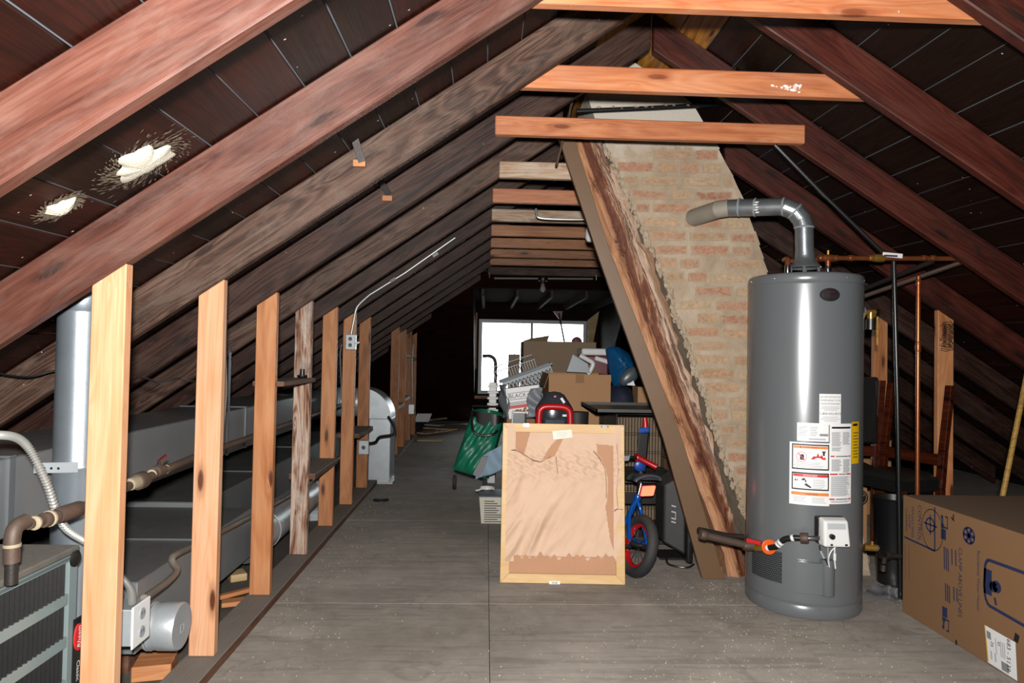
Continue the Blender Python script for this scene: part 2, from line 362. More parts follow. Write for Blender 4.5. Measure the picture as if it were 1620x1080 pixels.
def thing(name, label, cat, loc, group=None, rot=(0, 0, 0)):
    o = bpy.data.objects.new(name, None); COL.objects.link(o); o.location = V(loc); o.rotation_euler = rot; o.empty_display_size = .1
    return tag(o, label, cat, group)
def frame_x(axis, up=(0, 0, 1)):
    x = V(axis).normalized(); u = V(up); y = u.cross(x)
    if y.length < 1e-4: y = V((0, 1, 0)).cross(x)
    y.normalize(); z = x.cross(y)
    return Matrix((x, y, z)).transposed()
def lumber(name, pts, axis, mat, parent=None, bevel=.003, up=(0, 0, 1)):
    """eight world points; local X runs with the grain"""
    R = frame_x(axis, up); P = [V(p) for p in pts]; c = sum(P, V((0, 0, 0)))/8
    me = bpy.data.meshes.new(name)
    b = MB().hexa([R.transposed() @ (p-c) for p in P])
    me.from_pydata([tuple(p) for p in b.v], [], b.f); me.update(); me.materials.append(M[mat] if isinstance(mat, str) else mat)
    o = bpy.data.objects.new(name, me); COL.objects.link(o)
    o.matrix_world = Matrix.Translation(c - (rootloc(parent) if parent else V((0, 0, 0)))) @ R.to_4x4()
    if parent is not None: o.parent = parent
    if bevel:
        md = o.modifiers.new('bevel', 'BEVEL'); md.width = bevel; md.segments = 1
    return o
def plank(name, a, b, w, t, mat, parent=None, up=(0, 0, 1), bevel=.003):
    """straight board from a to b; w measured along up, t across"""
    a, b = V(a), V(b); d = (b-a).normalized(); sd = d.cross(V(up)).normalized(); u = sd.cross(d); h, q = u*(w/2), sd*(t/2)
    return lumber(name, [a-h-q, b-h-q, b-h+q, a-h+q, a+h-q, b+h-q, b+h+q, a+h+q], d, mat, parent, bevel, up)
def bez(pts, n=10):
    """smooth curve through points (Catmull-Rom)"""
    P = [V(p) for p in pts]; out = []
    for i in range(len(P)-1):
        p0, p1, p2, p3 = P[max(i-1, 0)], P[i], P[i+1], P[min(i+2, len(P)-1)]
        for k in range(n):
            t = k/n; out.append(.5*((2*p1)+(p2-p0)*t+(2*p0-5*p1+4*p2-p3)*t*t+(3*p1-p0-3*p2+p3)*t**3))
    return out+[P[-1]]
def text_geo(body, size=1.0, align='CENTER', shear=0.0, spacing=1.0):
    cu = bpy.data.curves.new('lettering', 'FONT'); cu.body = body; cu.size = size; cu.align_x = align; cu.align_y = 'CENTER'; cu.shear = shear; cu.space_character = spacing; cu.resolution_u = 2
    o = bpy.data.objects.new('lettering', cu); COL.objects.link(o)
    dg = bpy.context.evaluated_depsgraph_get(); me = bpy.data.meshes.new_from_object(o.evaluated_get(dg))
    vs = [v.co.copy() for v in me.vertices]; fs = [tuple(p.vertices) for p in me.polygons]
    bpy.data.objects.remove(o); bpy.data.curves.remove(cu); bpy.data.meshes.remove(me)
    return vs, fs
def text_on(mb, body, size, fn, **kw):
    vs, fs = text_geo(body, size, **kw); mb.add([fn(p.x, p.y) for p in vs], fs); return mb

# ------------------------------------------------------------------ room shell
XR, SL, SR, RD = .72, .695, .64, .14
CL, CRs = 1/math.sqrt(1+SL*SL), 1/math.sqrt(1+SR*SR)
Y_FRONT, Y_HIP, Y_SPLIT, Y_END = -5.0, 7.4, 4.7, 11.0
def zr(Y): return 2.48 + .02*(min(Y, Y_SPLIT)-1.2)
def under(X, Y): return zr(Y) - (SL*(XR-X) if X < XR else SR*(X-XR))
RY = lambda k: 1.217 + .6096*(k-1)
M['felt'] = plain('roofing_felt_lit_gaps', '56616a', .8, 0, .2, 6, .1)  # felt colour lightened so board gaps read as lit edges
DX0, DX1 = PY(752, 560, Y_END).x, PY(946, 560, Y_END).x
DZ = 1.95
zhip = lambda Y: zr(9) + RD/CL - .69*(Y-Y_HIP)
# --- roof: felt above, boards below
cb = MB()
def deckpt(side, h, Y, up):
    S, c = (SL, CL) if side < 0 else (SR, CRs)
    return V((XR+side*h, Y, zr(Y)+RD/c-S*h)) + V((side*-S*c*0, 0, up/c))
hl = lambda Y: (zr(Y)+RD/CL+.03)/SL
hr = lambda Y: (zr(Y)+RD/CRs+.03)/SR
for side, hh, S in ((-1, hl, SL), (1, hr, SR)):
    segs = [(Y_FRONT, Y_SPLIT), (Y_SPLIT, Y_HIP)]
    for y0, y1 in segs:
        H = hh(9)+.1
        cb.hexa([deckpt(side, 0, y0, .004), deckpt(side, H, y0, .004), deckpt(side, H, y1, .004), deckpt(side, 0, y1, .004),
                 deckpt(side, 0, y0, .05), deckpt(side, H, y0, .05), deckpt(side, H, y1, .05), deckpt(side, 0, y1, .05)])
    H = hh(9)+.1; k = 1 if side < 0 else SR/.69
    cb.prism([deckpt(side, 0, Y_HIP, .004), deckpt(side, H, Y_HIP, .004), deckpt(side, H, Y_HIP+H*k, .004)], (0, 0, .05))
yd = Y_HIP + (zhip(Y_HIP)-DZ)/.69
def hp(X, Y, up): return V((X, Y, zhip(Y)+up))
cb.prism([hp(XR, Y_HIP, .006), hp(XR+(yd-Y_HIP)*.69/SR, yd, .006), hp(XR-(yd-Y_HIP), yd, .006)], (0, 0, .05))
YE = Y_HIP+zhip(Y_HIP)/.69+.05
cb.prism([hp(XR-(yd-Y_HIP), yd, .006), hp(DX0, yd, .006), hp(DX0, YE, .006), hp(XR-(YE-Y_HIP), YE, .006)], (0, 0, .05))
cb.prism([hp(DX1, yd, .006), hp(XR+(yd-Y_HIP)*.69/SR, yd, .006), hp(XR+(YE-Y_HIP)*.69/SR, YE, .006), hp(DX1, YE, .006)], (0, 0, .05))
ceiling = cb.build('ceiling', 'felt'); tag(ceiling, kind='structure')
BP, BG = .148, .0045
rng = random.Random(3)
for side, hh, c, S in ((-1, hl, CL, SL), (1, hr, CRs, SR)):
    n = int(hh(9)/c/BP)+1
    for j in range(n):
        s0, s1 = j*BP+.01, (j+1)*BP-BG+.01
        h0, h1 = s0*c, s1*c
        hm = h0 if side < 0 else h0*SR/.69
        for y0, y1 in ((Y_FRONT, Y_SPLIT-.002), (Y_SPLIT+.002, Y_HIP+hm)):
            dz = rng.uniform(0, .002)
            P = [deckpt(side, h0, y0, dz), deckpt(side, h1, y0, dz), deckpt(side, h1, y1, dz), deckpt(side, h0, y1, dz),
                 deckpt(side, h0, y0, .02+dz), deckpt(side, h1, y0, .02+dz), deckpt(side, h1, y1, .02+dz), deckpt(side, h0, y1, .02+dz)]
            if j < 2 and y0 < 0: m = 'deck_new'
            elif side < 0: m = 'deck' if rng.random() < .75 else 'deck_grey'
            else: m = 'deck_grey' if rng.random() < .55 else 'deck'
            lumber('roof_board', P, (0, 1, 0), m, ceiling, .002)
for j in range(40):
    d0, d1 = j*BP*.823+.01, (j+1)*BP*.823+.0095
    y0, y1 = Y_HIP+d0, Y_HIP+d1
    if zhip(y1) < -.02: break
    xl, xrr = XR-d0, XR+d0*.69/SR
    spans = [(xl, xrr)] if y1 < yd else [(xl, min(DX0, xrr)), (max(DX1, xl), xrr)]
    for a, b in spans:
        if b-a < .05: continue
        lumber('roof_board', [hp(a, y0, 0), hp(b, y0, 0), hp(b, y1, 0), hp(a, y1, 0), hp(a, y0, .02), hp(b, y0, .02), hp(b, y1, .02), hp(a, y1, .02)], (1, 0, 0), 'deck', ceiling, .002)
# --- dormer and end walls
M['wallboard'] = wood('dark_wall_board', '120a07', '21140f', '2f1e17', .8, '0c0604', .2, '2a1e18', .6, .1, .1)
b = MB(); wz0, wz1 = PY(840, 624, Y_END).z, PY(840, 506, Y_END).z; wx0, wx1 = PY(757, 560, Y_END).x, PY(928, 560, Y_END).x
b.box((DX0-.05, Y_END, 0), (DX1+.05, Y_END+.1, wz0)); b.box((DX0-.05, Y_END, wz1), (DX1+.05, Y_END+.1, DZ+.1))
b.box((DX0-.05, Y_END, wz0), (wx0, Y_END+.1, wz1)); b.box((wx1, Y_END, wz0), (DX1+.05, Y_END+.1, wz1))
tag(b.build('wall_back', 'wallboard'), kind='structure')
for nm, X, s in (('wall_dormer_left', DX0, -1), ('wall_dormer_right', DX1, 1)):
    b = MB().prism([(X, yd, DZ), (X, Y_END, DZ), (X, Y_END, zhip(Y_END)-.01), (X, yd+.02, DZ-.01)], (s*.04, 0, 0)); tag(b.build(nm, 'wallboard'), kind='structure')
b = MB().box((DX0-.05, yd-.02, DZ), (DX1+.05, Y_END+.1, DZ+.05)); cdm = tag(b.build('ceiling_dormer', 'wallboard'), kind='structure')
for i in range(5):
    x = DX0+.12+(DX1-DX0-.24)*i/4
    plank('ceiling_joist', (x, yd+.05, DZ-.045), (x, Y_END-.02, DZ-.045), .09, .04, 'rafter_dark', cdm)
b = MB().prism([(XR-hl(-2.5)-.1, Y_FRONT, 0), (XR+hr(-2.5)+.1, Y_FRONT, 0), (XR, Y_FRONT, zr(Y_FRONT)+.2)], (0, -.08, 0)); tag(b.build('wall_front', 'wallboard'), kind='structure')
gnd = MB().box((-60, YE+1, -6.2), (60, 120, -6)); tag(gnd.build('ground_sky_block', 'floordark'), kind='structure')  # ground added to keep low sky light off the dormer ceiling
# --- window: aluminium slider, two panes
b = MB(); fw = .055
for lo, hi in (((wx0, wz0), (wx1, wz0+fw)), ((wx0, wz1-fw), (wx1, wz1)), ((wx0, wz0+fw), (wx0+fw, wz1-fw)), ((wx1-fw, wz0+fw), (wx1, wz1-fw))):
    b.box((lo[0], Y_END+.02, lo[1]), (hi[0], Y_END+.08, hi[1]))
M['winframe'] = plain('window_frame_white', 'cfd2d4', .4, 0, .08)
win = tag(b.build('window_1', 'winframe'), kind='structure'); xm = PY(841, 560, Y_END).x
MB().box((xm-.02, Y_END+.03, wz0+fw), (xm+.02, Y_END+.07, wz1-fw)).build('window_mullion', 'winframe', win)
MB().box((wx0+fw, Y_END+.045, wz0+fw), (xm-.02, Y_END+.05, wz1-fw)).build('pane', 'glass', win)
MB().box((xm+.02, Y_END+.055, wz0+fw), (wx1-fw, Y_END+.06, wz1-fw)).build('pane', 'glass', win)
plank('window_sill', (wx0-.1, Y_END-.05, wz0-.05), (wx1+.1, Y_END-.05, wz0-.05), .05, .1, 'tie_old', win)
plank('window_casing', (wx0-.06, Y_END-.02, .9), (wx0-.06, Y_END-.02, DZ-.15), .035, .06, 'tie_old', win, up=(0, 1, 0))
t1 = plank('trim_1', (DX0+.02, Y_END-.05, wz1+.16), (DX1-.02, Y_END-.05, wz1+.16), .1, .06, 'wallboard'); tag(t1, kind='structure')
# --- floor
fb = MB().box((XR-hl(9)-.2, Y_FRONT, -.12), (XR+hr(9)+.2, YE+.1, -.02)); floor = tag(fb.build('floor', 'floordark'), kind='structure')
sx = PZ(774, 1000).x; sy0, sy1 = PZ(774, 955).y, PZ(620, 823).y; gap = .0016
XL = -.915
def fpanel(x0, x1, y0, y1, m):
    MB().box((x0+gap, y0+gap, -.02), (x1-gap, y1-gap, 0)).build('floor_panel', m, floor)
for x0, x1, ys in ((XL, sx, (Y_FRONT, .6, sy0, sy1, 6.75, 9.1, YE)), (sx, sx+1.22, (Y_FRONT, .59, sy0, 5.47, 7.9, YE)), (sx+1.22, sx+2.44, (Y_FRONT, 1.8, 4.2, 6.7, 9.1, YE)), (sx+2.44, 5.2, (Y_FRONT, .6, 3.0, 5.5, 7.9, YE))):
    for y0, y1 in zip(ys, ys[1:]): fpanel(x0, x1, y0, y1, 'floorgrit' if y0 > 6.5 else 'floor')
for i in range(12):
    x1 = -1.035-i*.165
    lumber('floor_plank', [(x1-.16, Y_FRONT, -.02), (x1, Y_FRONT, -.02), (x1, YE, -.02), (x1-.16, YE, -.02), (x1-.16, Y_FRONT, 0), (x1, Y_FRONT, 0), (x1, YE, 0), (x1-.16, YE, 0)], (0, 1, 0), 'floordark', floor, .002)
# ------------------------------------------------------------------ rafters
ORD = ['zeroth', 'first', 'second', 'third', 'fourth', 'fifth', 'sixth', 'seventh', 'eighth', 'ninth', 'tenth', 'eleventh', 'twelfth', 'thirteenth', 'fourteenth']
def rafter(side, k, h0, mat, label, group):
    Y0 = RY(k); Y1 = Y0+.04; S, c = (SL, CL) if side < 0 else (SR, CRs)
    h1 = (zr(Y0)-.02)/S
    def p(h, Y, top): return V((XR+side*h, Y, zr(Y0)-S*h+(RD/c-.002 if top else 0)))
    o = lumber('rafter', [p(h0, Y0, 0), p(h1, Y0, 0), p(h1, Y1, 0), p(h0, Y1, 0), p(h0, Y0, 1), p(h1, Y0, 1), p(h1, Y1, 1), p(h0, Y1, 1)], (-side, 0, S), mat, None, .004)
    return tag(o, label, 'rafter', group)
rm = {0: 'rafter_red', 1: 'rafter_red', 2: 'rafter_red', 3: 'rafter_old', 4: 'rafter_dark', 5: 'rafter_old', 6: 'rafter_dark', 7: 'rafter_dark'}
look = {'rafter_red': 'reddish brown', 'rafter_old': 'weathered grey-brown', 'rafter_dark': 'dark brown', 'rafter_maroon': 'dark maroon'}
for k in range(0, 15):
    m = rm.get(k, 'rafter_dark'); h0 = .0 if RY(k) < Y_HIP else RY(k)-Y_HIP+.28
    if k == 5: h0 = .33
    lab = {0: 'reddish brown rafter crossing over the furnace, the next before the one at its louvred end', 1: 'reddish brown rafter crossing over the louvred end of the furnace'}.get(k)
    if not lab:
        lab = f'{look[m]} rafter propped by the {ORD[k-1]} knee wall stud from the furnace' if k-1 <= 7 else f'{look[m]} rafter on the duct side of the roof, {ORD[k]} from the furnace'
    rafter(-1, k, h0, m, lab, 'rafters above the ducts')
rr = {0: 'rafter_maroon', 1: 'rafter_maroon', 2: 'rafter_maroon', 3: 'rafter_maroon', 4: 'rafter_maroon', 5: 'rafter_maroon', 6: 'rafter_dark'}  # darker wood further back stands in for the dimmer background
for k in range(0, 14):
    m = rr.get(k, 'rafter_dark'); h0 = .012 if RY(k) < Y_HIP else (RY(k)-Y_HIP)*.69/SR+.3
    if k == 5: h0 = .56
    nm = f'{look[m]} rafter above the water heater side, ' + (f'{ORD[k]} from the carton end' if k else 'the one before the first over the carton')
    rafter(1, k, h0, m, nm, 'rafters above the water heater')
# ------------------------------------------------------------------ collar ties
def tie(xa, xb, Y0, zb, h, m, label, slope=0.0):
    o = lumber('collar_tie', [(xa, Y0, zb), (xb, Y0, zb+slope*(xb-xa)), (xb, Y0+.038, zb+slope*(xb-xa)), (xa, Y0+.038, zb), (xa, Y0, zb+h), (xb, Y0, zb+h+slope*(xb-xa)), (xb, Y0+.038, zb+h+slope*(xb-xa)), (xa, Y0+.038, zb+h)], (1, 0, 0), m, None, .004)
    return tag(o, label, 'beam', 'collar ties under the ridge')
ya = RY(2)+.042; za = PY(1250, 19, ya).z
tie(-.02, 1.50, ya, za, .088, 'tie', 'orange collar tie highest in view, the next one ahead of the paint-splashed tie')
yb = RY(3)+.042; zb_ = PY(1085, 146, yb)
tB = tie(.0, 1.50, yb, zb_.z, .088, 'tie', 'orange collar tie with a white paint splash')
bpy.context.view_layer.update(); rps = random.Random(6); b = MB()
for i in range(26):
    p = PY(1252+rps.gauss(0, 14), 139+rps.gauss(0, 3), yb); p.y = yb-.0008-i*.00006; r = rps.uniform(.002, .006); k = 7
    b.add([p]+[p+V((r*1.5*math.cos(6.283*j/k)*rps.uniform(.5, 1.2), 0, r*math.sin(6.283*j/k)*rps.uniform(.5, 1.2))) for j in range(k)], [(0, 1+j, 1+(j+1) % k) for j in range(k)])
sp_o = b.build('paint_splash', plain('white_paint', 'f0eeea', .5)); sp_w = sp_o.location.copy(); sp_o.parent = tB; sp_o.matrix_parent_inverse = tB.matrix_world.inverted(); tag(sp_o, kind='stuff')
yc = RY(4)-.042; c0, c1 = PY(783, 215, yc), PY(1274, 224, yc)
tie(c0.x, c1.x, yc, (c0.z+c1.z)/2, .085, 'tie', 'orange collar tie with both square-cut ends showing before the chimney')
for k, m in ((5, 'tie_pale'), (6, 'tie'), (7, 'tie_pale'), (8, 'tie_old'), (9, 'tie_old'), (10, 'tie_old'), (11, 'tie_old')):
    Y0 = RY(k)-.042; z = 2.055+.004*(k-5)
    lk = {'tie_pale': 'pale whitewashed', 'tie': 'orange', 'tie_old': 'brown'}[m]
    tie(.02 if k > 5 else .05, 1.42 if k > 5 else .58, Y0, z, .088, m, f'{lk} collar tie behind the chimney brace, {ORD[k-4]} back from the square-cut tie')
tie(.0, 1.42, RY(12)-.042, 2.05, .088, 'rafter_old', 'grey-brown collar tie, the last before the window dormer, above the bare bulb')
# ------------------------------------------------------------------ knee wall studs and sole plate
XK = -.928
def stud(Y0, xr_, w_, m, label, zb=.04, t=.036, right=False, group='knee wall studs beside the ducts'):
    xl = xr_-w_; d = .002
    o = lumber('stud', [(xl, Y0, zb), (xr_, Y0, zb), (xr_, Y0+t, zb), (xl, Y0+t, zb), (xl, Y0, under(xl, Y0)-d), (xr_, Y0, under(xr_, Y0)-d), (xr_, Y0+t, under(xr_, Y0)-d), (xl, Y0+t, under(xl, Y0)-d)], (0, 0, 1), m, None, .003, up=(0, 1, 0))
    return tag(o, label, 'stud', group)
sd = {1: ('stud', 'pale pine knee wall stud standing against the furnace and flue pipe'), 2: ('stud', 'pale pine knee wall stud beside the capped round duct'),
      3: ('stud_warm', 'warm pine knee wall stud with two large oval knots'), 4: ('stud_old', 'rough-sawn knee wall stud with bark streaks and white paint drips'),
      5: ('stud_warm', 'warm pine knee wall stud just past the rough-sawn one, split low down'), 6: ('stud_warm', 'pine knee wall stud carrying the metal switch box and conduit'),
      7: ('stud_far', 'brown pine knee wall stud before the galvanised duct stack'), 10: ('stud_far', 'brown pine knee wall stud next beyond the galvanised duct stack'),
      11: ('stud_far', 'brown knee wall stud, second beyond the galvanised duct stack'), 12: ('stud_far', 'brown knee wall stud, third beyond the galvanised duct stack'), 13: ('stud_far', 'brown knee wall stud, fourth beyond the galvanised duct stack')}
for j, (m, lab) in sd.items():
    stud(RY(j+1), XK-(.022 if j == 1 else 0), .088, m, lab)
for k, X, lab in ((5, 2.565, 'pine knee wall stud with a coil of black wire nailed on, behind the chair'), (6, 2.56, 'pine knee wall stud dotted with nail holes behind the water heater'), (7, 2.56, 'pine knee wall stud hidden deep behind the water heater')):
    stud(RY(k), X, .088, 'stud_warm', lab, zb=.0, group='knee wall studs behind the water heater')
_sp = PZ(590, 764).y
for y0, y1, lab in ((1.05, _sp-.05, 'dusty wooden sole plate under the studs from the furnace to the duct stack'), (_sp+.36, 9.3, 'pale-edged sole plate under the far studs beyond the duct stack')):
    o = lumber('sole_plate', [(-1.03, y0, 0), (-.905, y0, 0), (-.905, y1, 0), (-1.03, y1, 0), (-1.03, y0, .038), (-.905, y0, .038), (-.905, y1, .038), (-1.03, y1, .038)], (0, 1, 0), 'plate')
    tag(o, lab, 'plank')

# ------------------------------------------------------------------ furnace (lying on its side behind the first stud)
FX = -1.10; f_y1 = PX(128, 862, FX).y; f_z1 = PX(60, 892, FX).z; f_y0 = .75
fur = thing('furnace', 'teal-grey furnace cabinet with louvred access door and red oval badge', 'furnace', (FX-.11, (f_y0+f_y1)/2, 0))
MB().box((FX-.225, f_y0, .02), (FX-.02, f_y1-.005, f_z1-.02)).build('cabinet', 'furnace', fur, bevel=.006)
MB().box((FX-.232, f_y0-.01, f_z1-.02), (FX-.005, f_y1+.005, f_z1-.002)).build('cabinet_top', 'furnace_top', fur, bevel=.004)
MB().box((FX-.2, f_y0+.1, .0), (FX-.05, f_y1-.1, .02)).build('base_rail', 'iron', fur)
# louvred door: frame bars and fins
dz = (f_z1-.03)
ldy0, ldy1 = PX(17, 950, FX).y, PX(110, 900, FX).y
rows = []
zt = PX(60, 905, FX).z-.012
door = MB()
dy0, dy1 = f_y0+.02, f_y1-.012
nrow = 5; rh, rp = .085, .113
edges = []
door.box((FX-.02, dy0, zt), (FX, dy1, dz)); door.box((FX-.02, dy0, .03), (FX, dy0+.18, zt)); door.box((FX-.02, ldy1, .03), (FX, dy1, zt))
for i in range(nrow):
    z1 = zt-i*rp; z0 = z1-rh
    if z0 < .04: break
    edges.append((z0, z1)); door.box((FX-.02, dy0+.18, max(z0-(rp-rh), .03)), (FX, ldy1, z0))
dr = door.build('access_door', 'furnace', fur, bevel=.003, seg=1)
for z0, z1 in edges:
    b = MB().box((FX-.021, dy0+.18, z0), (FX-.019, ldy1, z1)); b.build('louvre_recess', 'black', dr)
    b = MB(); n = 52
    for i in range(n):
        y = dy0+.186+(ldy1-dy0-.19)*i/n
        b.obox((FX-.008, y, (z0+z1)/2), (.008, .003, 0), (-.0006, .0014, 0), (0, 0, (z1-z0)/2))
    tag(b.build('louvre_fins', 'black', dr), kind='stuff')
kn = PX(118, 883, FX); MB().lathe([(.022, 0), (.022, .004), (.017, .008), (.006, .009), (.001, .009)], kn, (1, 0, 0), 20).build('door_latch', 'black', dr, True)
sb = PX(121, 1010, FX); MB().box((FX, sb.y-.018, .04), (FX+.003, sb.y+.018, PX(121, 977, FX).z)).build('name_strip', 'black', dr)
bd = PX(121, 1007, FX)
b = MB(); pts = [(FX+.003, bd.y+.019*math.cos(a), bd.z+.036*math.sin(a)) for a in [2*math.pi*i/24 for i in range(24)]]
badge = b.prism(pts, (.004, 0, 0)).build('badge', 'inkred', dr)
text_on(MB(), 'Rheem', .021, lambda x, y: V((FX+.0075, bd.y-y, bd.z+x)), shear=.3).build('lettering', 'paper', badge)
cl = PX(121, 1060, FX)
text_on(MB(), 'Classic', .02, lambda x, y: V((FX+.0035, cl.y+y, cl.z-x))).build('lettering', 'paper', dr)
# ------------------------------------------------------------------ flue pipe
fpY = 2.10; fpx = PY(124, 700, fpY).x; fr = .0645
flue = thing('flue_pipe', 'tall shiny galvanised flue pipe rising beside the furnace to the roof', 'pipe', (fpx, fpY, 0))
zc = PY(124, 480, fpY).z; zj = PY(124, 735, fpY).z
b = MB().lathe([(fr, .30), (fr, zj-.01), (fr+.003, zj-.005), (fr+.003, zj+.003), (fr, zj+.008), (fr, zc)], (fpx, fpY, 0), n=36); b.build('pipe', 'flue', flue, True)
b = MB().lathe([(fr, zc-.03), (fr+.006, zc-.03), (fr+.006, zc-.024), (fr+.003, zc-.02), (fr+.003, zc+.045), (fr+.006, zc+.05), (fr+.001, zc+.055), (fr+.001, under(fpx, fpY)+.16)], (fpx, fpY, 0), n=36); b.build('collar', 'flue', flue, True)
b = MB().lathe([(fr+.008+.004*math.sin(i*2.3), .0+.31*i/14) for i in range(15)], (fpx, fpY, 0), n=24); b.build('foil_sleeve', 'foil', flue, False)
b = MB(); zs = zj
b.bar((fpx-.085, fpY-fr-.002, zs), (fpx+.04, fpY-fr-.002, zs+.004), .03, .002); st = b.build('hanger_strap', 'galv', flue)
for i in range(4): MB().cyl((fpx-.075+.02*i, fpY-fr-.0035, zs), (fpx-.075+.02*i, fpY-fr-.0028, zs), .004, n=8).build('strap_hole', 'black', st)
# ------------------------------------------------------------------ trunk ducts
c = 1.345
uz1, uz0 = CAM_H-.232*c-.0, CAM_H-.40*c
def seam_duct(name, label, x0, x1, y0, y1, z0, z1, seams):
    t = thing(name, label, 'duct', ((x0+x1)/2, (y0+y1)/2, z0))
    MB().box((x0, y0, z0), (x1, y1, z1)).build('duct_body', 'duct', t, bevel=.004, seg=1)
    for y in seams:
        b = MB(); e = .006
        b.box((x0-e, y-.012, z1-.001), (x1+e, y+.012, z1+e)); b.box((x1-.001, y-.012, z0), (x1+e, y+.012, z1)); b.build('seam_flange', 'galv_dull', t)
    return t
yj = PX(388, 680, -c).y
def ledge(y): return under(-c-.001, y)
ux0 = -1.70
ut = seam_duct('trunk_duct', 'long dusty rectangular trunk duct high along the eaves behind the studs', ux0, -c, 1.15, 5.05, uz0, uz1, (yj, 2.0))
for k in (3, 5, 7):
    y = RY(k)-.004; zt_ = under(-c+.02, RY(k))
    MB().box((-c, y-.03, uz0-.004), (-c+.003, y, zt_+.02)).build('hanger_strap', 'galv_dull', ut)
lx1 = -1.10; lz1 = CAM_H-.675*1.10; lz0 = .13; ly1 = PX(398, 850, lx1).y
lt = seam_duct('supply_duct', 'dark dusty rectangular supply duct lying low between furnace and studs', -1.72, lx1, 2.24, ly1, lz0, lz1, (2.75,))
MB().box((-1.6, 2.4, 0), (-1.2, 2.46, lz0)).build('support_block', 'plate', lt); MB().box((-1.6, ly1-.2, 0), (-1.2, ly1-.14, lz0)).build('support_block', 'plate', lt)
l2 = seam_duct('return_duct', 'long dark dusty duct lying low under the trunk duct, beyond the elbow', -1.78, -1.34, ly1+.02, 6.4, .10, lz1+.02, (4.2, 5.3))
MB().box((-1.7, 3.8, 0), (-1.4, 3.86, .1)).build('support_block', 'plate', l2); MB().box((-1.7, 5.8, 0), (-1.4, 5.86, .1)).build('support_block', 'plate', l2)
# capped stub on the supply duct
cp = PX(289, 990, -.965); sr = .072
stub = thing('duct_stub', 'short galvanised round duct stub with a flat end cap', 'duct', (-1.03, cp.y, cp.z-sr))
b = MB().lathe([(sr-.004, 0), (sr-.004, .03), (sr, .032), (sr+.003, .036), (sr, .04), (sr+.003, .046), (sr, .05), (sr, .07)], (-1.098, cp.y, cp.z), (1, 0, 0), 36); b.build('collar', 'galv', stub, True)
b = MB().lathe([(sr+.002, .07), (sr+.002, .125), (sr-.001, .131), (.0, .131)], (-1.098, cp.y, cp.z), (1, 0, 0), 36); cpn = b.build('end_cap', 'galv', stub, True)
b = MB(); s = .012
for dy, dzv, hy, hz in ((0, s, s, .002), (0, -s, s, .002), (s, 0, .002, s), (-s, 0, .002, s)): b.box((-.9665, cp.y+dy-hy, cp.z-.006+dzv-hz), (-.966, cp.y+dy+hy, cp.z-.006+dzv+hz))
b.build('cap_mark', 'inklight', cpn)
# round elbow from the supply duct to the floor
ex, ez, er = -1.135, .19, .098
el = thing('elbow_duct', 'round galvanised elbow duct turning down to the floor behind the rough-sawn stud', 'duct', (ex, ly1+.5, 0))
ye = PX(497, 810, ex).y
b = MB(); path = [V((ex, ly1+.005, ez)), V((ex, ly1+.3, ez))]
b.tube([path[0], V((ex, ye-.16, ez))], er, 28, False); b.build('straight_pipe', 'galv', el, True)
q = MB(); R_ = .16; pp = []
for i in range(7):
    a = math.pi/2*i/6; pp.append(V((ex+.0, ye-.16+R_*math.sin(a), ez+.02*math.sin(a)-R_*(1-math.cos(a)))))
pp.append(V((ex, pp[-1].y+.001, 0.0))); q.tube(pp, er, 28, False); q.build('elbow', 'galv', el, False)
for i, yy in enumerate((ly1+.25, ye-.17, ye-.2)): MB().lathe([(er, 0), (er+.004, .003), (er+.004, .009), (er, .012)], (ex, yy, ez), (0, 1, 0), 28, False).build('crimp_ring', 'galv', el, True)
# oval stack at the end of the trunk
sp = PZ(590, 764); sX = -1.02
stk = thing('duct_stack', 'bright galvanised elbow and rectangular duct stack dropping to the floor', 'duct', (sX, sp.y, 0))
kz = PY(598, 662, sp.y).z; sw = .16
x0s, x1s = PY(583, 700, sp.y).x, PY(612, 700, sp.y).x+.03
MB().box((x0s, sp.y, 0), (x1s, sp.y+.30, kz)).build('stack', 'galv', stk, bevel=.006)
b = MB()
RR = .26; n = 12; xs0 = x0s-.02; cx = xs0
prof = []
for i in range(n+1):
    a = math.pi/2*i/n
    prof.append((cx-.06+ (x1s-cx+.06)*math.sin(a), kz+RR*math.cos(a)))
pts = [(cx-.06, sp.y+.003, kz)]+[(px_, sp.y+.003, pz_) for px_, pz_ in prof]
b.prism(pts, (0, .294, 0)); b.build('elbow', 'galv', stk, True)
rz = kz+.14
b = MB().lathe([(.125, 0), (.13, .01), (.125, .02), (.13, .03), (.125, .04), (.13, .05), (.125, .06), (.125, .22)], (cx-.28, sp.y+.14, rz-.01), (1, 0, 0), 28, False); b.build('crimped_collar', 'galv', stk, True)
b = MB(); b.tube([(-1.5, 5.06, uz0+.12), (-1.49, 5.3, uz0+.13), (-1.45, 5.6, rz-.02), (-1.38, sp.y+.12, rz-.01), (cx-.27, sp.y+.14, rz-.01)], .122, 24); b.build('connector', 'galv_dull', stk, True)
MB().box((x0s-.03, sp.y-.03, 0), (x1s+.03, sp.y+.33, .012)).build('floor_flange', 'galv', stk)
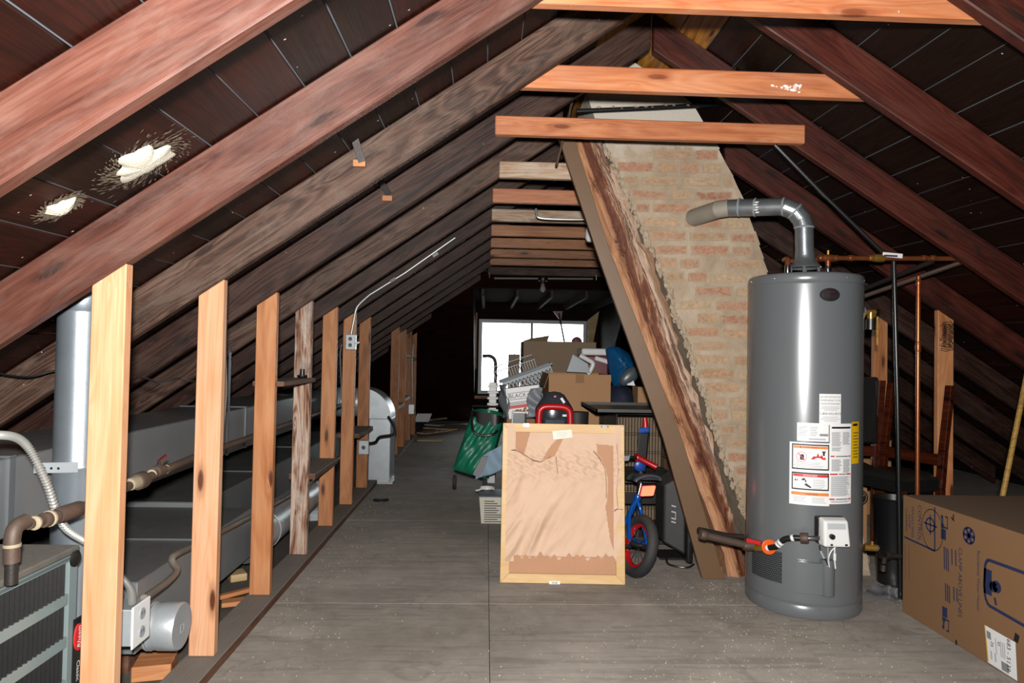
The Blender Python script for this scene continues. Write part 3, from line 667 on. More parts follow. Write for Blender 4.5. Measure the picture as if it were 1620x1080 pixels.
# ------------------------------------------------------------------ gas pipe with fittings
gx = -1.065
gp = thing('gas_pipe', 'rusty brown gas pipe with fittings and shut-off valve running along the studs', 'pipe', (gx, 2.5, .5))
P0 = PX(20, 838, gx-.02); Pd = V((P0.x, P0.y, f_z1-.01))
A = [PX(40, 832, gx-.01), PX(147, 797, gx), PX(215, 763, gx), PX(305, 724, gx), PX(400, 690, gx)]
far = V((gx, 5.5, A[-1].z+.01))
b = MB().tube([PX(45, 829, gx-.01), PX(147, 797, gx), A[2]], .0135, 12); b.tube([A[2], A[3], A[4], far], .013, 12); b.build('pipe', 'ironbrown', gp, True)
b = MB().tube(bez([Pd+V((0, 0, .05)), V((P0.x, P0.y, P0.z-.02)), V((P0.x, P0.y+.012, P0.z+.004)), V((P0.x+.005, P0.y+.04, P0.z+.012))], 5), .0175, 14); b.build('elbow', 'ironbrown', gp, True)
MB().tube([Pd, V((P0.x, P0.y, P0.z-.01))], .0135, 12).build('riser', 'iron', gp, True)
def ring_at(p, d, r, l, name, m, par):
    d = V(d).normalized(); return MB().tube([V(p)-d*l/2, V(p)-d*l*.35, V(p)+d*l*.35, V(p)+d*l/2], [r*.9, r, r, r*.9], 14).build(name, m, par, True)
dgp = A[1]-A[0]
for pxl in ((72, 822), (85, 818)): ring_at(PX(*pxl, gx-.005), dgp, .0185, .02, 'coupling', 'ironbrown', gp)
ring_at(PX(110, 809, gx), dgp, .0205, .09, 'tee', 'ironbrown', gp)
ring_at(PX(222, 760, gx), (0, 1, .02), .027, .045, 'union', 'ironbrown', gp); ring_at(PX(205+9, 763, gx), (0, 1, 0), .02, .07, 'union_nut', 'dope', gp)
vp = PX(252, 744, gx); vl = ring_at(vp, (0, 1, 0), .019, .05, 'valve', 'ironbrown', gp)
MB().cyl(vp, vp+V((0, 0, .03)), .007, n=10).build('valve_stem', 'chrome', vl); MB().bar(vp+V((0, -.005, .03)), vp+V((0, .045, .042)), .01, .006).build('valve_lever', 'maroon', vl)
for pxl, r_ in (((55, 827), .017), ((78, 820), .0205), ((93, 815), .0165), ((240, 750), .016), ((262, 742), .0155)): ring_at(PX(*pxl, gx-.003), dgp if pxl[0] < 200 else (0, 1, 0), r_, .008, 'thread_seal', 'dope', gp)
ring_at(V((P0.x, P0.y, P0.z-.035)), (0, 0, 1), .0185, .01, 'thread_seal', 'dope', gp)
# ------------------------------------------------------------------ electrical: flexible conduit, outlet, grey conduit, switch box
fc = bez([PX(-60, 700, -1.15), PX(0, 688, -1.14), PX(40, 702, -1.12), PX(72, 760, -1.10), PX(100, 830, -1.10), PX(147, 864, -1.08), PX(185, 905, -1.03), PX(206, 930, -1.0), PX(209, 955, -1.0)], 46)
b = MB().tube(fc, [.0082+.0024*(1 if i % 3 == 0 else -.4) for i in range(len(fc))], 10)
tag(b.build('flexible_conduit', 'conduit', None, True), 'silver ribbed flexible conduit looping over the furnace to the outlet box', 'conduit')
ob = PX(224, 983, -.985)
ot = thing('outlet_box', 'white double outlet cover on a steel box behind the first stud', 'outlet', (-.99, ob.y, ob.z-.06))
MB().box((-1.06, ob.y-.05, ob.z-.052), (-.988, ob.y+.045, ob.z+.052)).build('steel_box', 'galv', ot, bevel=.003)
pl = MB().box((-.988, ob.y-.055, ob.z-.06), (-.982, ob.y+.045, ob.z+.06)).build('cover_plate', 'white', ot, bevel=.003)
for s in (-.026, .026):
    MB().lathe([(.016, 0), (.016, .003), (.0, .003)], (-.982, ob.y-.005, ob.z+s), (1, 0, 0), 18).build('receptacle', 'greyplastic', pl)
    b = MB()
    for yy in (-.006, .006): b.box((-.979, ob.y-.005+yy-.0012, ob.z+s-.002), (-.9785, ob.y-.005+yy+.0012, ob.z+s+.007))
    b.build('socket_slots', 'black', pl)
cpth = [PX(228, 946, -1.0), PX(262, 922, -1.02), PX(280, 902, -1.04), PX(272, 882, -1.05), PX(300, 866, -1.06), PX(400, 815, -1.06), PX(480, 772, -1.06), V((-1.06, RY(8)-.05, PX(480, 772, -1.06).z+.05))]
b = MB().tube([cpth[0]]+bez(cpth[1:5], 6)+cpth[5:], .0115, 12)
tag(b.build('steel_conduit', 'conduit_grey', None, True), 'dusty grey bent conduit running from the outlet box past the ducts', 'conduit')
# switch box on the sixth stud with rigid conduit up the rafters
S6 = RY(7); sbx = PY(559, 541, S6-.02)
sw6 = thing('switch_box', 'small galvanised switch box at the top of a stud, fed by bright conduit', 'switch box', (sbx.x-.02, S6-.03, sbx.z-.06))
w2 = .058
MB().box((sbx.x-.05, S6-.05, sbx.z-.055), (sbx.x+.02, S6-.002, sbx.z+.055)).build('steel_box', 'galv', sw6, bevel=.004)
sc_ = MB().box((sbx.x-.046, S6-.053, sbx.z-.05), (sbx.x+.016, S6-.05, sbx.z+.05)).build('cover', 'galv', sw6, bevel=.001)
for s in (-.022, .022): MB().lathe([(.014, 0), (.014, .002), (0, .002)], (sbx.x-.015, S6-.053, sbx.z+s), (0, -1, 0), 14).build('knockout', 'chrome', sc_)
MB().bar((sbx.x+.02, S6-.03, sbx.z-.01), (sbx.x+.045, S6-.03, sbx.z+.0), .012, .01).build('toggle', 'white', sw6)
cc = [V((sbx.x-.015, S6-.03, sbx.z+.05)), PY(561, 500, S6-.03), PY(566, 484, S6-.03), PY(585, 466, S6-.03), PY(640, 432, S6-.03), PY(720, 376, S6-.03)]
b = MB().tube([cc[0]]+bez(cc[1:4], 6)+cc[4:], .0085, 12)
cnd = tag(b.build('rigid_conduit', 'conduit', None, True), 'bright rigid conduit bending from the switch box up along a rafter', 'conduit')
for pxl in ((622, 443), (689, 403)):
    p = PY(*pxl, S6-.03); MB().obox(p, (.018, 0, .012), (0, .012, 0), (-.005, 0, .009)).build('strap', 'chrome', cnd)
# wires along the eaves
b = MB().tube(bez([PY(-40, 584, 2.3), PY(40, 596, 2.3), PY(95, 586, 2.33), PY(160, 600, 2.36), PY(222, 597, 2.36), PY(255, 606, 2.36), PY(280, 598, 2.40), PY(303, 603, 2.52), PY(325, 598, 2.6)], 8), .0035, 6)
tag(b.build('cable', 'black', None, True), 'thin black cable sagging along the eaves behind the flue pipe', 'cable')
b = MB().tube(bez([PX(357, 505, -1.02), PX(356, 560, -1.02), PX(357, 620, -1.02), PX(352, 680, -1.02), PX(346, 720, -1.02)], 8), .006, 6)
tag(b.build('cable', 'conduit_grey', None, True), 'grey cable hanging down the back of the stud beside the capped stub', 'cable')
b = MB().tube([PX(540, 545, -1.0), PX(538, 560, -1.0), PX(540, 612, -1.0), PX(541, 650, -1.0)], .004, 6)
tag(b.build('cable', 'conduit', None, True), 'thin pale wire hanging straight down before the duct stack', 'cable')
# junction box and black flex on the seventh stud
S7 = RY(8); jb = PY(577, 707, S7-.02)
j7 = thing('junction_box', 'small galvanised junction box low on a stud with black cable', 'junction box', (jb.x, S7-.03, jb.z-.05))
MB().box((jb.x-.045, S7-.045, jb.z-.055), (jb.x+.035, S7-.002, jb.z+.055)).build('steel_box', 'galv', j7, bevel=.004)
MB().lathe([(.016, 0), (.016, .002), (0, .002)], (jb.x-.005, S7-.045, jb.z), (0, -1, 0), 14).build('knockout', 'chrome', j7)
b = MB().tube(bez([(jb.x+.035, S7-.03, jb.z+.03), PY(594, 699, S7-.04), PY(601, 691, S7-.06), PY(622, 687, S7-.06), PY(624, 676, S7-.05), PY(614, 658, S7-.04)], 8), .011, 8); b.build('cable', 'black', j7, True)
# short boards nailed between studs
def slab(a, b_, w_, t_, mat, label, cat='board', name='board'):
    return tag(plank(name, a, b_, w_, t_, mat), label, cat)
y3, y4, y5, y6, y7 = RY(4), RY(5), RY(6), RY(7), RY(8)
z_ = PY(462, 600, y4).z
slab((-.97, y3+.04, z_), (-.97, y4-.002, z_), .022, .14, 'plate', 'short dusty board nailed between two studs, highest of the three')
b = MB().lathe([(.022, 0), (.026, .006), (.026, .014), (.013, .016), (.012, .045)], (-.955, y4-.06, z_+.012), n=16); tag(b.build('caster', 'black', None, True), 'small black caster wheel cup left standing on the highest short board', 'caster')
z_ = PY(510, 728, y5).z; slab((-.97, y4+.04, z_), (-.97, y5-.002, z_), .03, .14, 'plate', 'short dusty board resting between the rough-sawn stud and the next')
z_ = PY(565, 683, y7-.3).z; slab((-.97, y6+.04, z_), (-.97, y7-.002, z_), .03, .16, 'plate', 'short dusty board between switch box stud and the next')
for i, (k, yy, m) in enumerate(((10, 645, 'scrap'), (11, 563, 'scrap'), (11, 632, 'scrap'), (12, 568, 'scrap'))):
    Y0, Y1 = RY(k+1)+.04, RY(k+2)-.002; z_ = PY(640, yy, Y0).z
    tag(plank('noggin', (-.97, Y0, z_), (-.97, Y1, z_), .038, .088, 'scrap'), ('low pale noggin between the first two studs beyond the duct stack', 'high pale noggin between the second and third studs beyond the duct stack', 'low pale noggin between the second and third studs beyond the duct stack', 'high pale noggin between the last two far studs')[i], 'block', 'noggins between far studs')
b = MB().tube([PY(653, 545, RY(13)-.03), PY(651, 575, RY(13)-.03), PY(652, 650, RY(13)-.03)], .012, 8); tag(b.build('far_conduit', 'conduit', None, True), 'white-grey conduit on the far knee wall studs', 'conduit')
p = PY(651, 647, RY(13)-.03); tag(MB().box((p.x-.035, RY(13)-.06, p.z-.06), (p.x+.035, RY(13)-.002, p.z+.06)).build('electrical_box', 'galv', None, bevel=.004), 'small steel box at the foot of the far conduit', 'junction box')
# wood offcuts on the subfloor and plate
for (a, b_, w_, t_, m, lab) in (
    ((PZ(214, 1056, .03)), (PZ(276, 1050, .03)), .05, .12, 'stud_warm', 'reddish wood block on the subfloor beneath the capped stub'),
    ((PZ(362, 912, .02)), (PZ(388, 908, .02)), .035, .09, 'scrap', 'pale wood block beside the supply duct end'),
    ((PZ(350, 962, .0)+V((0, 0, .02))), (PZ(393, 957, .0)+V((0, 0, .02))), .02, .06, 'stud_warm', 'thin reddish offcut lying before the third stud')):
    slab(a, b_, w_, t_, m, lab, 'block', 'wood_block')
slab(PZ(346, 945, .05), PZ(396, 932, .05), .018, .03, 'stud_warm', 'narrow reddish batten lying across the subfloor', 'batten', 'batten')
tag(MB().lathe([(.06, 0), (.06, .008), (.05, .012), (.0, .012)], PZ(603, 791), n=24).build('floor_disc', 'disc', None, True), 'round black iron disc lying on the floor', 'disc')
# pile of board scraps at the far end
rs = random.Random(5)
sc = [((645, 697, 700, 698), .09, 'scrap', 'pale board lying foremost in the far scrap pile'), ((648, 689, 706, 684), .12, 'tie_pale', 'broad whitish board in the far scrap pile'), ((652, 682, 720, 686), .08, 'scrap', 'split tan board in the far scrap pile'),
      ((650, 679, 700, 681), .10, 'greyplastic', 'grey sheet piece in the far scrap pile'), ((665, 674, 704, 671), .05, 'scrap', 'narrow tan stick in the far scrap pile')]
for i, ((xa, ya_, xb, yb_), w_, m, lab) in enumerate(sc):
    a, b_ = PZ(xa, ya_), PZ(xb, yb_); a.z = b_.z = .012+.022*i; a.x = max(a.x, -.86)
    slab(a, b_, .02, w_*1.6, m, lab, 'scrap wood', 'scrap_board')
p = PZ(669, 676); tag(MB().obox((p.x, p.y, .15), (.11, .02, 0), (0, .02, 0), (.02, .03, .06)).build('paper_scrap', 'paper', None), 'white bent card standing on the far scrap pile', 'card')

# ------------------------------------------------------------------ leaning brick chimney
CY0, CY1 = 3.50, 3.88
def lerp(a, b, t): return a+(b-a)*t
def polyx(tab, z):
    for (z0, x0), (z1, x1) in zip(tab, tab[1:]):
        if z0 <= z <= z1: return lerp(x0, x1, (z-z0)/(z1-z0))
    return tab[0][1] if z < tab[0][0] else tab[-1][1]
def tab(pxs): return sorted((p.z, p.x) for p in (PY(x, y, CY0) for x, y in pxs))
LT = tab([(925, 150), (945, 210), (985, 300), (1040, 420), (1075, 520), (1115, 640), (1150, 740), (1196, 870), (1212, 915)])
RT = tab([(1090, 150), (1112, 190), (1140, 240), (1170, 300), (1193, 360), (1214, 430), (1255, 540), (1310, 690), (1360, 820), (1378, 915)])
ztop = zr(CY0)+RD/CL-.03
chim = thing('chimney', 'leaning brick chimney smeared with mortar, corbelled up to the ridge', 'chimney', (LT[0][1]+.3, (CY0+CY1)/2, 0))
CH = .0712; NC = int(ztop/CH)+1
b = MB(); rc = random.Random(11); steps = []
def capz(x): return under(x, CY0)-.02+RD/CL-.02
for i in range(NC):
    z0 = i*CH; z1 = min(z0+CH, ztop-.02)
    xl0, xl1 = polyx(LT, z0)+.012, polyx(LT, z1)+.012; xr = polyx(RT, z0)+rc.uniform(-.004, .006); xr1 = polyx(RT, z1)+rc.uniform(-.006, .004)
    if z0 > 2.30:   # under the roof slopes
        sl = lambda z: XR-(zr(CY0)+.135-z)/SL; srr = lambda z: XR+(zr(CY0)+.135-z)/SR
        a0, a1 = max(xl0, sl(z0)), max(xl1, sl(z1)); r0, r1 = min(xr, srr(z0)), min(xr1, srr(z1))
        if r1-a1 < .02: a1 = r1-.02
        b.hexa([(a0, CY0, z0), (r0, CY0, z0), (r0, CY1, z0), (a0, CY1, z0), (a1, CY0, z1), (r1, CY0, z1), (r1, CY1, z1), (a1, CY1, z1)]); steps.append((z0, a0, r0)); continue
    b.hexa([(xl0, CY0, z0), (xr, CY0, z0), (xr, CY1, z0), (xl0, CY1, z0), (xl1, CY0, z1), (xr1, CY0, z1), (xr1, CY1, z1), (xl1, CY1, z1)]); steps.append((z0, xl1, xr1))
core = b.build('mortar_core', 'mortar', chim)
core.location = -chim.location   # texture height measured from the floor
for v in core.data.vertices: v.co += chim.location
protos = []
for k in range(6):
    me = bpy.data.meshes.new('brick'); r2 = random.Random(40+k)
    bm_ = MB(); n = 5
    # outline of an uneven brick face, extruded back
    ol = []
    for t in range(n): ol.append((-.5+t/n, -.5+r2.uniform(-.03, .12)))
    for t in range(2): ol.append((.5-r2.uniform(0, .035), -.5+.12+t*.7))
    for t in range(n): ol.append((.5-t/n, .5-r2.uniform(-.03, .12)))
    for t in range(2): ol.append((-.5+r2.uniform(0, .035), .5-.12-t*.7))
    bm_.prism([(x, 0, z) for x, z in ol], (0, 1, 0))
    me.from_pydata([tuple(p) for p in bm_.v], [], bm_.f); me.update(); me.materials.append(M['brick']); protos.append(me)
for i, (z0, xl, xr) in enumerate(steps):
    if z0 > 2.36: continue
    h = CH-.016; x = xl+.02-(0 if i % 2 else .11)+rc.uniform(-.02, .02)
    while x < xr-.03:
        L = .2 if rc.random() < .72 else .1
        x0, x1 = max(x, xl+.03), min(x+L, xr-.002); x += L+.018
        if x1-x0 < .045: continue
        if (z0 > 2.1 and rc.random() < .55) or rc.random() < .06: continue
        o = bpy.data.objects.new('brick', protos[rc.randrange(6)]); COL.objects.link(o); o.parent = chim
        o.location = V(((x0+x1)/2, CY0-rc.uniform(.0015, .005), z0+CH/2+rc.uniform(-.003, .003)))-chim.location; o.scale = (x1-x0, .09, h*rc.uniform(.85, 1.02)); o.rotation_euler.y = rc.uniform(-.01, .01)
# ragged mortar squeezed out along the post
b = MB(); zz = .1
while zz < 2.3:
    x = polyx(LT, zz); r = rc.uniform(.006, .017); b.sphere((x+.005+rc.uniform(-.012, .012), CY0-.003, zz), (r*1.2, .012, r*1.9), 7, 5, lambda d: rc.uniform(.5, 1.2)); zz += rc.uniform(.01, .03)
tag(b.build('mortar_squeeze', 'mortar', chim, False), kind='stuff')
# ------------------------------------------------------------------ slanting post and brown board under the chimney
pl_ = [(905, 222), (965, 400), (1022, 550), (1080, 700), (1152, 893)]; pr_ = [(948, 222), (1030, 400), (1078, 550), (1128, 700), (1184, 893)]
rp_ = random.Random(21)
b = MB(); ring = []
N = 40
def pline(t, L_):
    k = t*(len(L_)-1); i = min(int(k), len(L_)-2); return V((lerp(L_[i][0], L_[i+1][0], k-i), lerp(L_[i][1], L_[i+1][1], k-i)))
pY0 = CY0-.035; pY1 = CY0+.105
pa, pb = PY(*pl_[-1], pY0), PY(*pl_[0], pY0)
sec = []
for i in range(N+1):
    t = i/N; q0 = pline(1-t, pl_); q1 = pline(1-t, pr_)
    A_ = PY(q0.x, q0.y, pY0); B_ = PY(q1.x, q1.y, pY0)
    if i == 0: A_.z = B_.z = .0
    A_ = A_+V((rp_.uniform(-.004, .004), 0, 0)); B_ = B_+V((rp_.uniform(-.02, .012), 0, 0))
    cuts = [0, .2, .4, .6, .8, 1]
    fr_ = [A_.lerp(B_, c_)+V((0, rp_.uniform(-.004, .006)+(.012 if c_ in (1,) else 0)+.008*math.sin(7*t+9*c_), 0)) for c_ in cuts]
    bk = [V((A_.x, pY1, A_.z)), V((B_.x, pY1, B_.z))]
    sec.append(fr_+[bk[1], bk[0]])
m_ = len(sec[0]); vs_ = [p for s_ in sec for p in s_]; fs_ = []
for i in range(N): fs_ += [(i*m_+j, i*m_+(j+1) % m_, (i+1)*m_+(j+1) % m_, (i+1)*m_+j) for j in range(m_)]
fs_ += [tuple(reversed(range(m_))), tuple(N*m_+j for j in range(m_))]
ax = (pb-pa).normalized(); Rm = frame_x(ax, (0, 1, 0)); cpt = pa.copy()
me = bpy.data.meshes.new('chimney_post'); me.from_pydata([tuple(Rm.transposed() @ (p-cpt)) for p in vs_], [], fs_); me.update(); me.materials.append(M['post'])
o = bpy.data.objects.new('chimney_post', me); COL.objects.link(o); o.matrix_world = Matrix.Translation(cpt) @ Rm.to_4x4()
tag(o, 'rough barky timber post slanting under the brick chimney', 'post')
BY_ = 3.425
pts = [PY(882, 212, BY_), PY(907, 212, BY_), PY(966, 398, BY_), PY(1080, 695, BY_), PY(1147, 872, BY_), PY(1112, 872, BY_), PY(1050, 695, BY_), PY(944, 398, BY_)]
pts[4].z = pts[5].z = 0.0
b = MB().prism(pts, (0, .03, 0)); tag(b.build('brown_board', 'brownpaint', None, bevel=.003), 'smooth brown painted board slanting alongside the barky post', 'board')
# ------------------------------------------------------------------ loose braces and pipes near the ridge
b_ = slab(PY(880, 262, 3.30), PY(945, 0, 3.30), .012, .035, 'rafter_old', 'thin dark wooden brace slanting up behind the collar ties', 'brace', 'brace')
b = MB().tube([PY(912, 176, 3.44), PY(1030, 171, 3.44), PY(1165, 164, 3.44)], .012, 10); rs_ = random.Random(4)
ip = tag(b.build('iron_pipe', 'blackpipe', None, True), 'black iron pipe crossing the top of the chimney, splashed with mortar', 'pipe')
b = MB()
for i in range(9):
    p = PY(950+i*17+rs_.uniform(-5, 5), 173-i*.7+rs_.uniform(-3, 1), 3.437); b.sphere(p, (rs_.uniform(.006, .02), .012, rs_.uniform(.004, .009)), 7, 5, lambda d: rs_.uniform(.7, 1.2))
tag(b.build('mortar_splash', 'mortar', ip), kind='stuff')
for p0, p1, blk, kk, lab in (((550, 184), (573, 264), (569, 259), 3, 'iron strap and wood block nailed on the weathered rafter'), ((598, 281), (615, 315), (613, 314), 4, 'iron strap and wood block nailed on the dark rafter beyond the weathered one')):
    Y = RY(kk)-.012; c_ = PY(*blk, Y)
    t = thing('strap_bracket', lab, 'bracket', c_-V((0, 0, .02)))
    MB().box((c_.x-.022, Y-.012, c_.z-.012), (c_.x+.022, Y+.01, c_.z+.012)).build('block', 'tie_old', t, bevel=.002)
    MB().bar(PY(*p0, Y-.05), PY(p1[0], p1[1]-8, Y-.016), .026, .006, up=(1, 0, 0)).build('strap', 'iron', t)
# slanting black conduit on the right slope
b = MB().tube([PY(1226, 229, 3.02), PY(1300, 305, 3.02), PY(1395, 398, 3.02)], .009, 8); tag(b.build('black_conduit', 'blackpipe', None, True), 'thin black conduit slanting under the roof towards the copper pipes', 'conduit')
# dried foam lumps on the roof boards
def foam(px, Y_, rr_, lab):
    X = PY(*px, Y_)
    d = ray(*px); S = SL
    # meet the deck plane
    t = 1.0; lo, hi = .2, 6
    for _ in range(40):
        mid = (lo+hi)/2; p = CO+d*mid
        if p.z < zr(p.y)+RD/CL-SL*(XR-p.x)-.001: lo = mid
        else: hi = mid
    p = CO+d*lo; nrm = V((SL*CL, 0, -CL)); u = V((CL, 0, SL*CL)).normalized(); v_ = V((0, 1, 0)); r3 = random.Random(int(px[0]))
    t_ = thing('foam_patch', lab, 'foam', p)
    k = 48; ph = [1+.16*math.sin(3*2*math.pi*i/k+px[0])+.12*math.sin(7*2*math.pi*i/k+2)+r3.uniform(-.05, .05) for i in range(k)]
    b = MB(); vs = [p+nrm*.016]; fr4 = (.25, .5, .75, .9, 1.0)
    for fr2 in fr4:
        for i in range(k):
            a = 2*math.pi*i/k; rr2 = rr_*fr2*(1+(ph[i]-1)*fr2); vs.append(p+u*math.cos(a)*rr2*1.15+v_*math.sin(a)*rr2+nrm*(.016*(1-fr2**3)*r3.uniform(.92, 1.06)+.0006))
    fs = [(0, 1+i, 1+(i+1) % k) for i in range(k)]
    for q in range(4): fs += [(1+q*k+i, 1+(q+1)*k+i, 1+(q+1)*k+(i+1) % k, 1+q*k+(i+1) % k) for i in range(k)]
    b.add(vs, fs).build('lump', 'foam', t_, True)
    b = MB()
    for i in range(420):
        a = r3.uniform(0, 6.283); rr2 = rr_*(.85+abs(r3.gauss(0, .4))); L_ = r3.uniform(.003, .013); c_ = p+u*math.cos(a)*rr2*1.3+v_*math.sin(a)*rr2+nrm*.0012
        d1 = (u*math.cos(a+.7)+v_*math.sin(a+.7))*L_; d2 = nrm.cross(d1).normalized()*r3.uniform(.0006, .002); b.add([c_-d1, c_+d2, c_+d1, c_-d2], [(0, 1, 2, 3)])
    tag(b.build('smear_flecks', 'foamdirt', t_), kind='stuff')
foam((226, 256), 1.6, .062, 'splat of dried pale foam on the roof boards between the two reddish rafters'); foam((96, 327), 1.5, .03, 'smaller smeared foam splat on the roof boards low by the eaves')
# ------------------------------------------------------------------ water heater
HX, HY, HR, HZ = 1.478, 3.126, .249, 1.495
def HC(x, y, r=HR):
    d = ray(x, y); ox, oy = CO.x-HX, CO.y-HY
    a = d.x**2+d.y**2; b_ = 2*(ox*d.x+oy*d.y); c_ = ox*ox+oy*oy-r*r; D = max(b_*b_-4*a*c_, 0)
    t = (-b_-math.sqrt(D))/(2*a); p = CO+d*t
    return math.atan2(p.y-HY, p.x-HX), p.z
def hp_(th, z, r): return V((HX+r*math.cos(th), HY+r*math.sin(th), z))
wh = thing('water_heater', 'tall grey gas water heater with warning labels and white gas control', 'water heater', (HX, HY, 0))
prof = [(.238, 0), (.246, .004), (.249, .012), (.249, .05), (HR-.003, .055), (HR-.003, .06), (HR, .066), (HR, .075), (HR, .3), (HR, .8), (HR, 1.2), (HR, HZ-.053), (HR, HZ-.045), (HR-.002, HZ-.042), (HR+.001, HZ-.038), (HR+.001, HZ-.012), (HR-.004, HZ-.004), (HR-.014, HZ), (.0, HZ+.004)]
MB().lathe(prof, (HX, HY, 0), n=96).build('jacket', 'heater', wh, True)
for i in range(10):
    th = 2*math.pi*i/10-1.9; MB().sphere(hp_(th, HZ-.025, HR+.001), .0035, 8, 5).build('screw', 'chrome', wh)
def patch(name, px0, px1, mat, r, par, n=14):
    """curved label spanning the pixel box"""
    (x0, y0), (x1, y1) = px0, px1; ym = (y0+y1)/2
    t0, _ = HC(x0, ym); t1, _ = HC(x1, ym); xm_ = (x0+x1)/2; _, z0 = HC(xm_, y0); _, z1 = HC(xm_, y1)
    b = MB().grid(n, 1, lambda u, v: hp_(lerp(t0, t1, u), lerp(z1, z0, v), r))
    return b.build(name, mat, par), (t0, t1, z0, z1)
def lab_fn(t0, t1, z0, z1, r):
    """label coordinates (0..1, 0..1 from the lower left) to world"""
    return lambda u, v: hp_(lerp(t0, t1, u), lerp(z1, z0, v), r)
def rects(name, mat, par, fn, rs):
    b = MB()
    for (u0, v0, u1, v1) in rs: b.grid(max(1, int((u1-u0)*10)), 1, lambda u, v: fn(lerp(u0, u1, u), lerp(v0, v1, v)))
    o = b.build(name, mat, par)
    if 'print' in name or 'letter' in name or name in ('red_bars', 'figure_icon'): tag(o, kind='stuff')
    return o
def ltext(par, fn, body, u, v, su, sv, mat='ink', **kw):
    """text centred at label coordinates, su = width scale, sv = height scale per unit"""
    vs, fs = text_geo(body, 1.0, **kw); w_ = max(p.x for p in vs)-min(p.x for p in vs)
    return MB().add([fn(u+p.x*su/w_, v+p.y*sv) for p in vs], fs).build('lettering', mat, par)
def lines(u0, u1, v0, v1, n, rnd, fill=.5):
    out = []; dv = (v1-v0)/n
    for i in range(n): out.append((u0, v0+dv*i, lerp(u0, u1, rnd.uniform(.75, 1)), v0+dv*(i+fill)))
    return out
rl = random.Random(9); e = .0012
# oval badge
tb0, zb0 = HC(1313, 466); b = MB(); ta = abs(HC(1329, 466)[0]-HC(1297, 466)[0])/2; zb2 = .029
pts = []; k = 28
vs = [hp_(tb0, zb0, HR+.003)]+[hp_(tb0+ta*math.cos(2*math.pi*i/k), zb0+zb2*math.sin(2*math.pi*i/k), HR+.002) for i in range(k)]
bdg = b.add(vs, [(0, 1+i, 1+(i+1) % k) for i in range(k)]).build('badge', 'badge', wh)
bf = lambda u, v: hp_(tb0+u*ta*.9, zb0+v, HR+.0042)
ltext(bdg, bf, 'Richmond', 0, -.005, 1.7, .026, 'ink'); MB().grid(8, 1, lambda u, v: hp_(tb0+ta*(-.4+.8*u), zb0+.010+.003*v, HR+.0042)).build('badge_stripe', 'maroon', bdg)
# white return notice
pn, cdn = patch('return_notice_label', (1296, 623), (1330, 672), 'paper', HR+e, wh); f_ = lab_fn(*cdn, HR+2*e)
ltext(pn, f_, 'DO NOT RETURN THIS', .5, .90, .9, .075); ltext(pn, f_, 'WATER HEATER TO THE', .5, .79, .93, .075); ltext(pn, f_, 'PLACE OF PURCHASE', .5, .68, .86, .075)
ltext(pn, f_, '1-800-432-8373', .5, .36, .95, .1); rects('fine_print', 'inklight', pn, f_, [(.1, .57, .9, .59), (.08, .52, .92, .54), (.2, .47, .8, .49), (.15, .24, .85, .26), (.05, .18, .95, .20), (.2, .12, .8, .14)])
# rating plate
pn, cdn = patch('rating_label', (1261, 669), (1311, 698), 'paper', HR+e*.8, wh); f_ = lab_fn(*cdn, HR+2*e)
rects('fine_print', 'inklight', pn, f_, lines(.04, .34, .3, .85, 7, rl)+lines(.4, .66, .3, .85, 6, rl)+[(.36, .08, .9, .17)]); rects('rating_bar', 'inkgrey', pn, f_, [(.70, .3, .98, .43)])
# main warning label: two columns
pl1, cA = patch('warning_label', (1249, 700), (1312, 799), 'paper', HR+e, wh); fA = lab_fn(*cA, HR+2*e); fA2 = lab_fn(*cA, HR+3*e)
def frame_rs(u0, v0, u1, v1, t, tv): return [(u0, v0, u1, v0+tv), (u0, v1-tv, u1, v1), (u0, v0+tv, u0+t, v1-tv), (u1-t, v0+tv, u1, v1-tv)]
rects('warning_frame', 'ink', pl1, fA, frame_rs(.06, .565, .985, .975, .03, .022)); rects('warning_frame', 'ink', pl1, fA, frame_rs(.06, .24, .985, .52, .03, .022))
rects('orange_bar', 'inkorange', pl1, fA, [(.10, .905, .95, .945)]); rects('orange_bar', 'inkorange', pl1, fA, [(.05, .155, .985, .205)]); rects('red_bar', 'inkred', pl1, fA, [(.10, .452, .955, .495)])
ltext(pl1, fA2, 'WARNING', .5, .925, .38, .03); ltext(pl1, fA2, 'DANGER', .52, .474, .34, .035, 'paper'); ltext(pl1, fA2, 'WARNING', .55, .18, .3, .04)
for uu in (.27,): rects('warning_triangle', 'ink', pl1, fA2, [(uu-.012, .912, uu+.012, .935)])
b = MB(); cu_, cv_ = .30, .77   # no-fuel-can sign
ring_ = lambda rr: [fA2(cu_+rr*math.cos(2*math.pi*i/28), cv_+rr*.62*math.sin(2*math.pi*i/28)) for i in range(28)]
o_, i_ = ring_(.13), ring_(.118); b.add(o_+i_, [(i, (i+1) % 28, 28+(i+1) % 28, 28+i) for i in range(28)])
b.add([fA2(cu_-.09, cv_+.045), fA2(cu_-.075, cv_+.055), fA2(cu_+.09, cv_-.045), fA2(cu_+.075, cv_-.055)], [(0, 1, 2, 3)]); b.build('prohibition_ring', 'inkred', pl1)
b = MB().add([fA(cu_-.04, cv_-.05), fA(cu_+.06, cv_-.05), fA(cu_+.06, cv_+.03), fA(cu_+.02, cv_+.045), fA(cu_-.04, cv_+.03)], [(0, 1, 2, 3, 4)]); b.build('fuel_can_icon', 'ink', pl1)
b = MB().add([fA(.52, .735), fA(.9, .735), fA(.88, .78), fA(.84, .76), fA(.8, .81), fA(.74, .78), fA(.7, .84), fA(.66, .78), fA(.6, .79)], [(0, 1, 2, 3, 4, 5, 6, 7, 8)]); b.build('flame_icon', 'inkred', pl1)
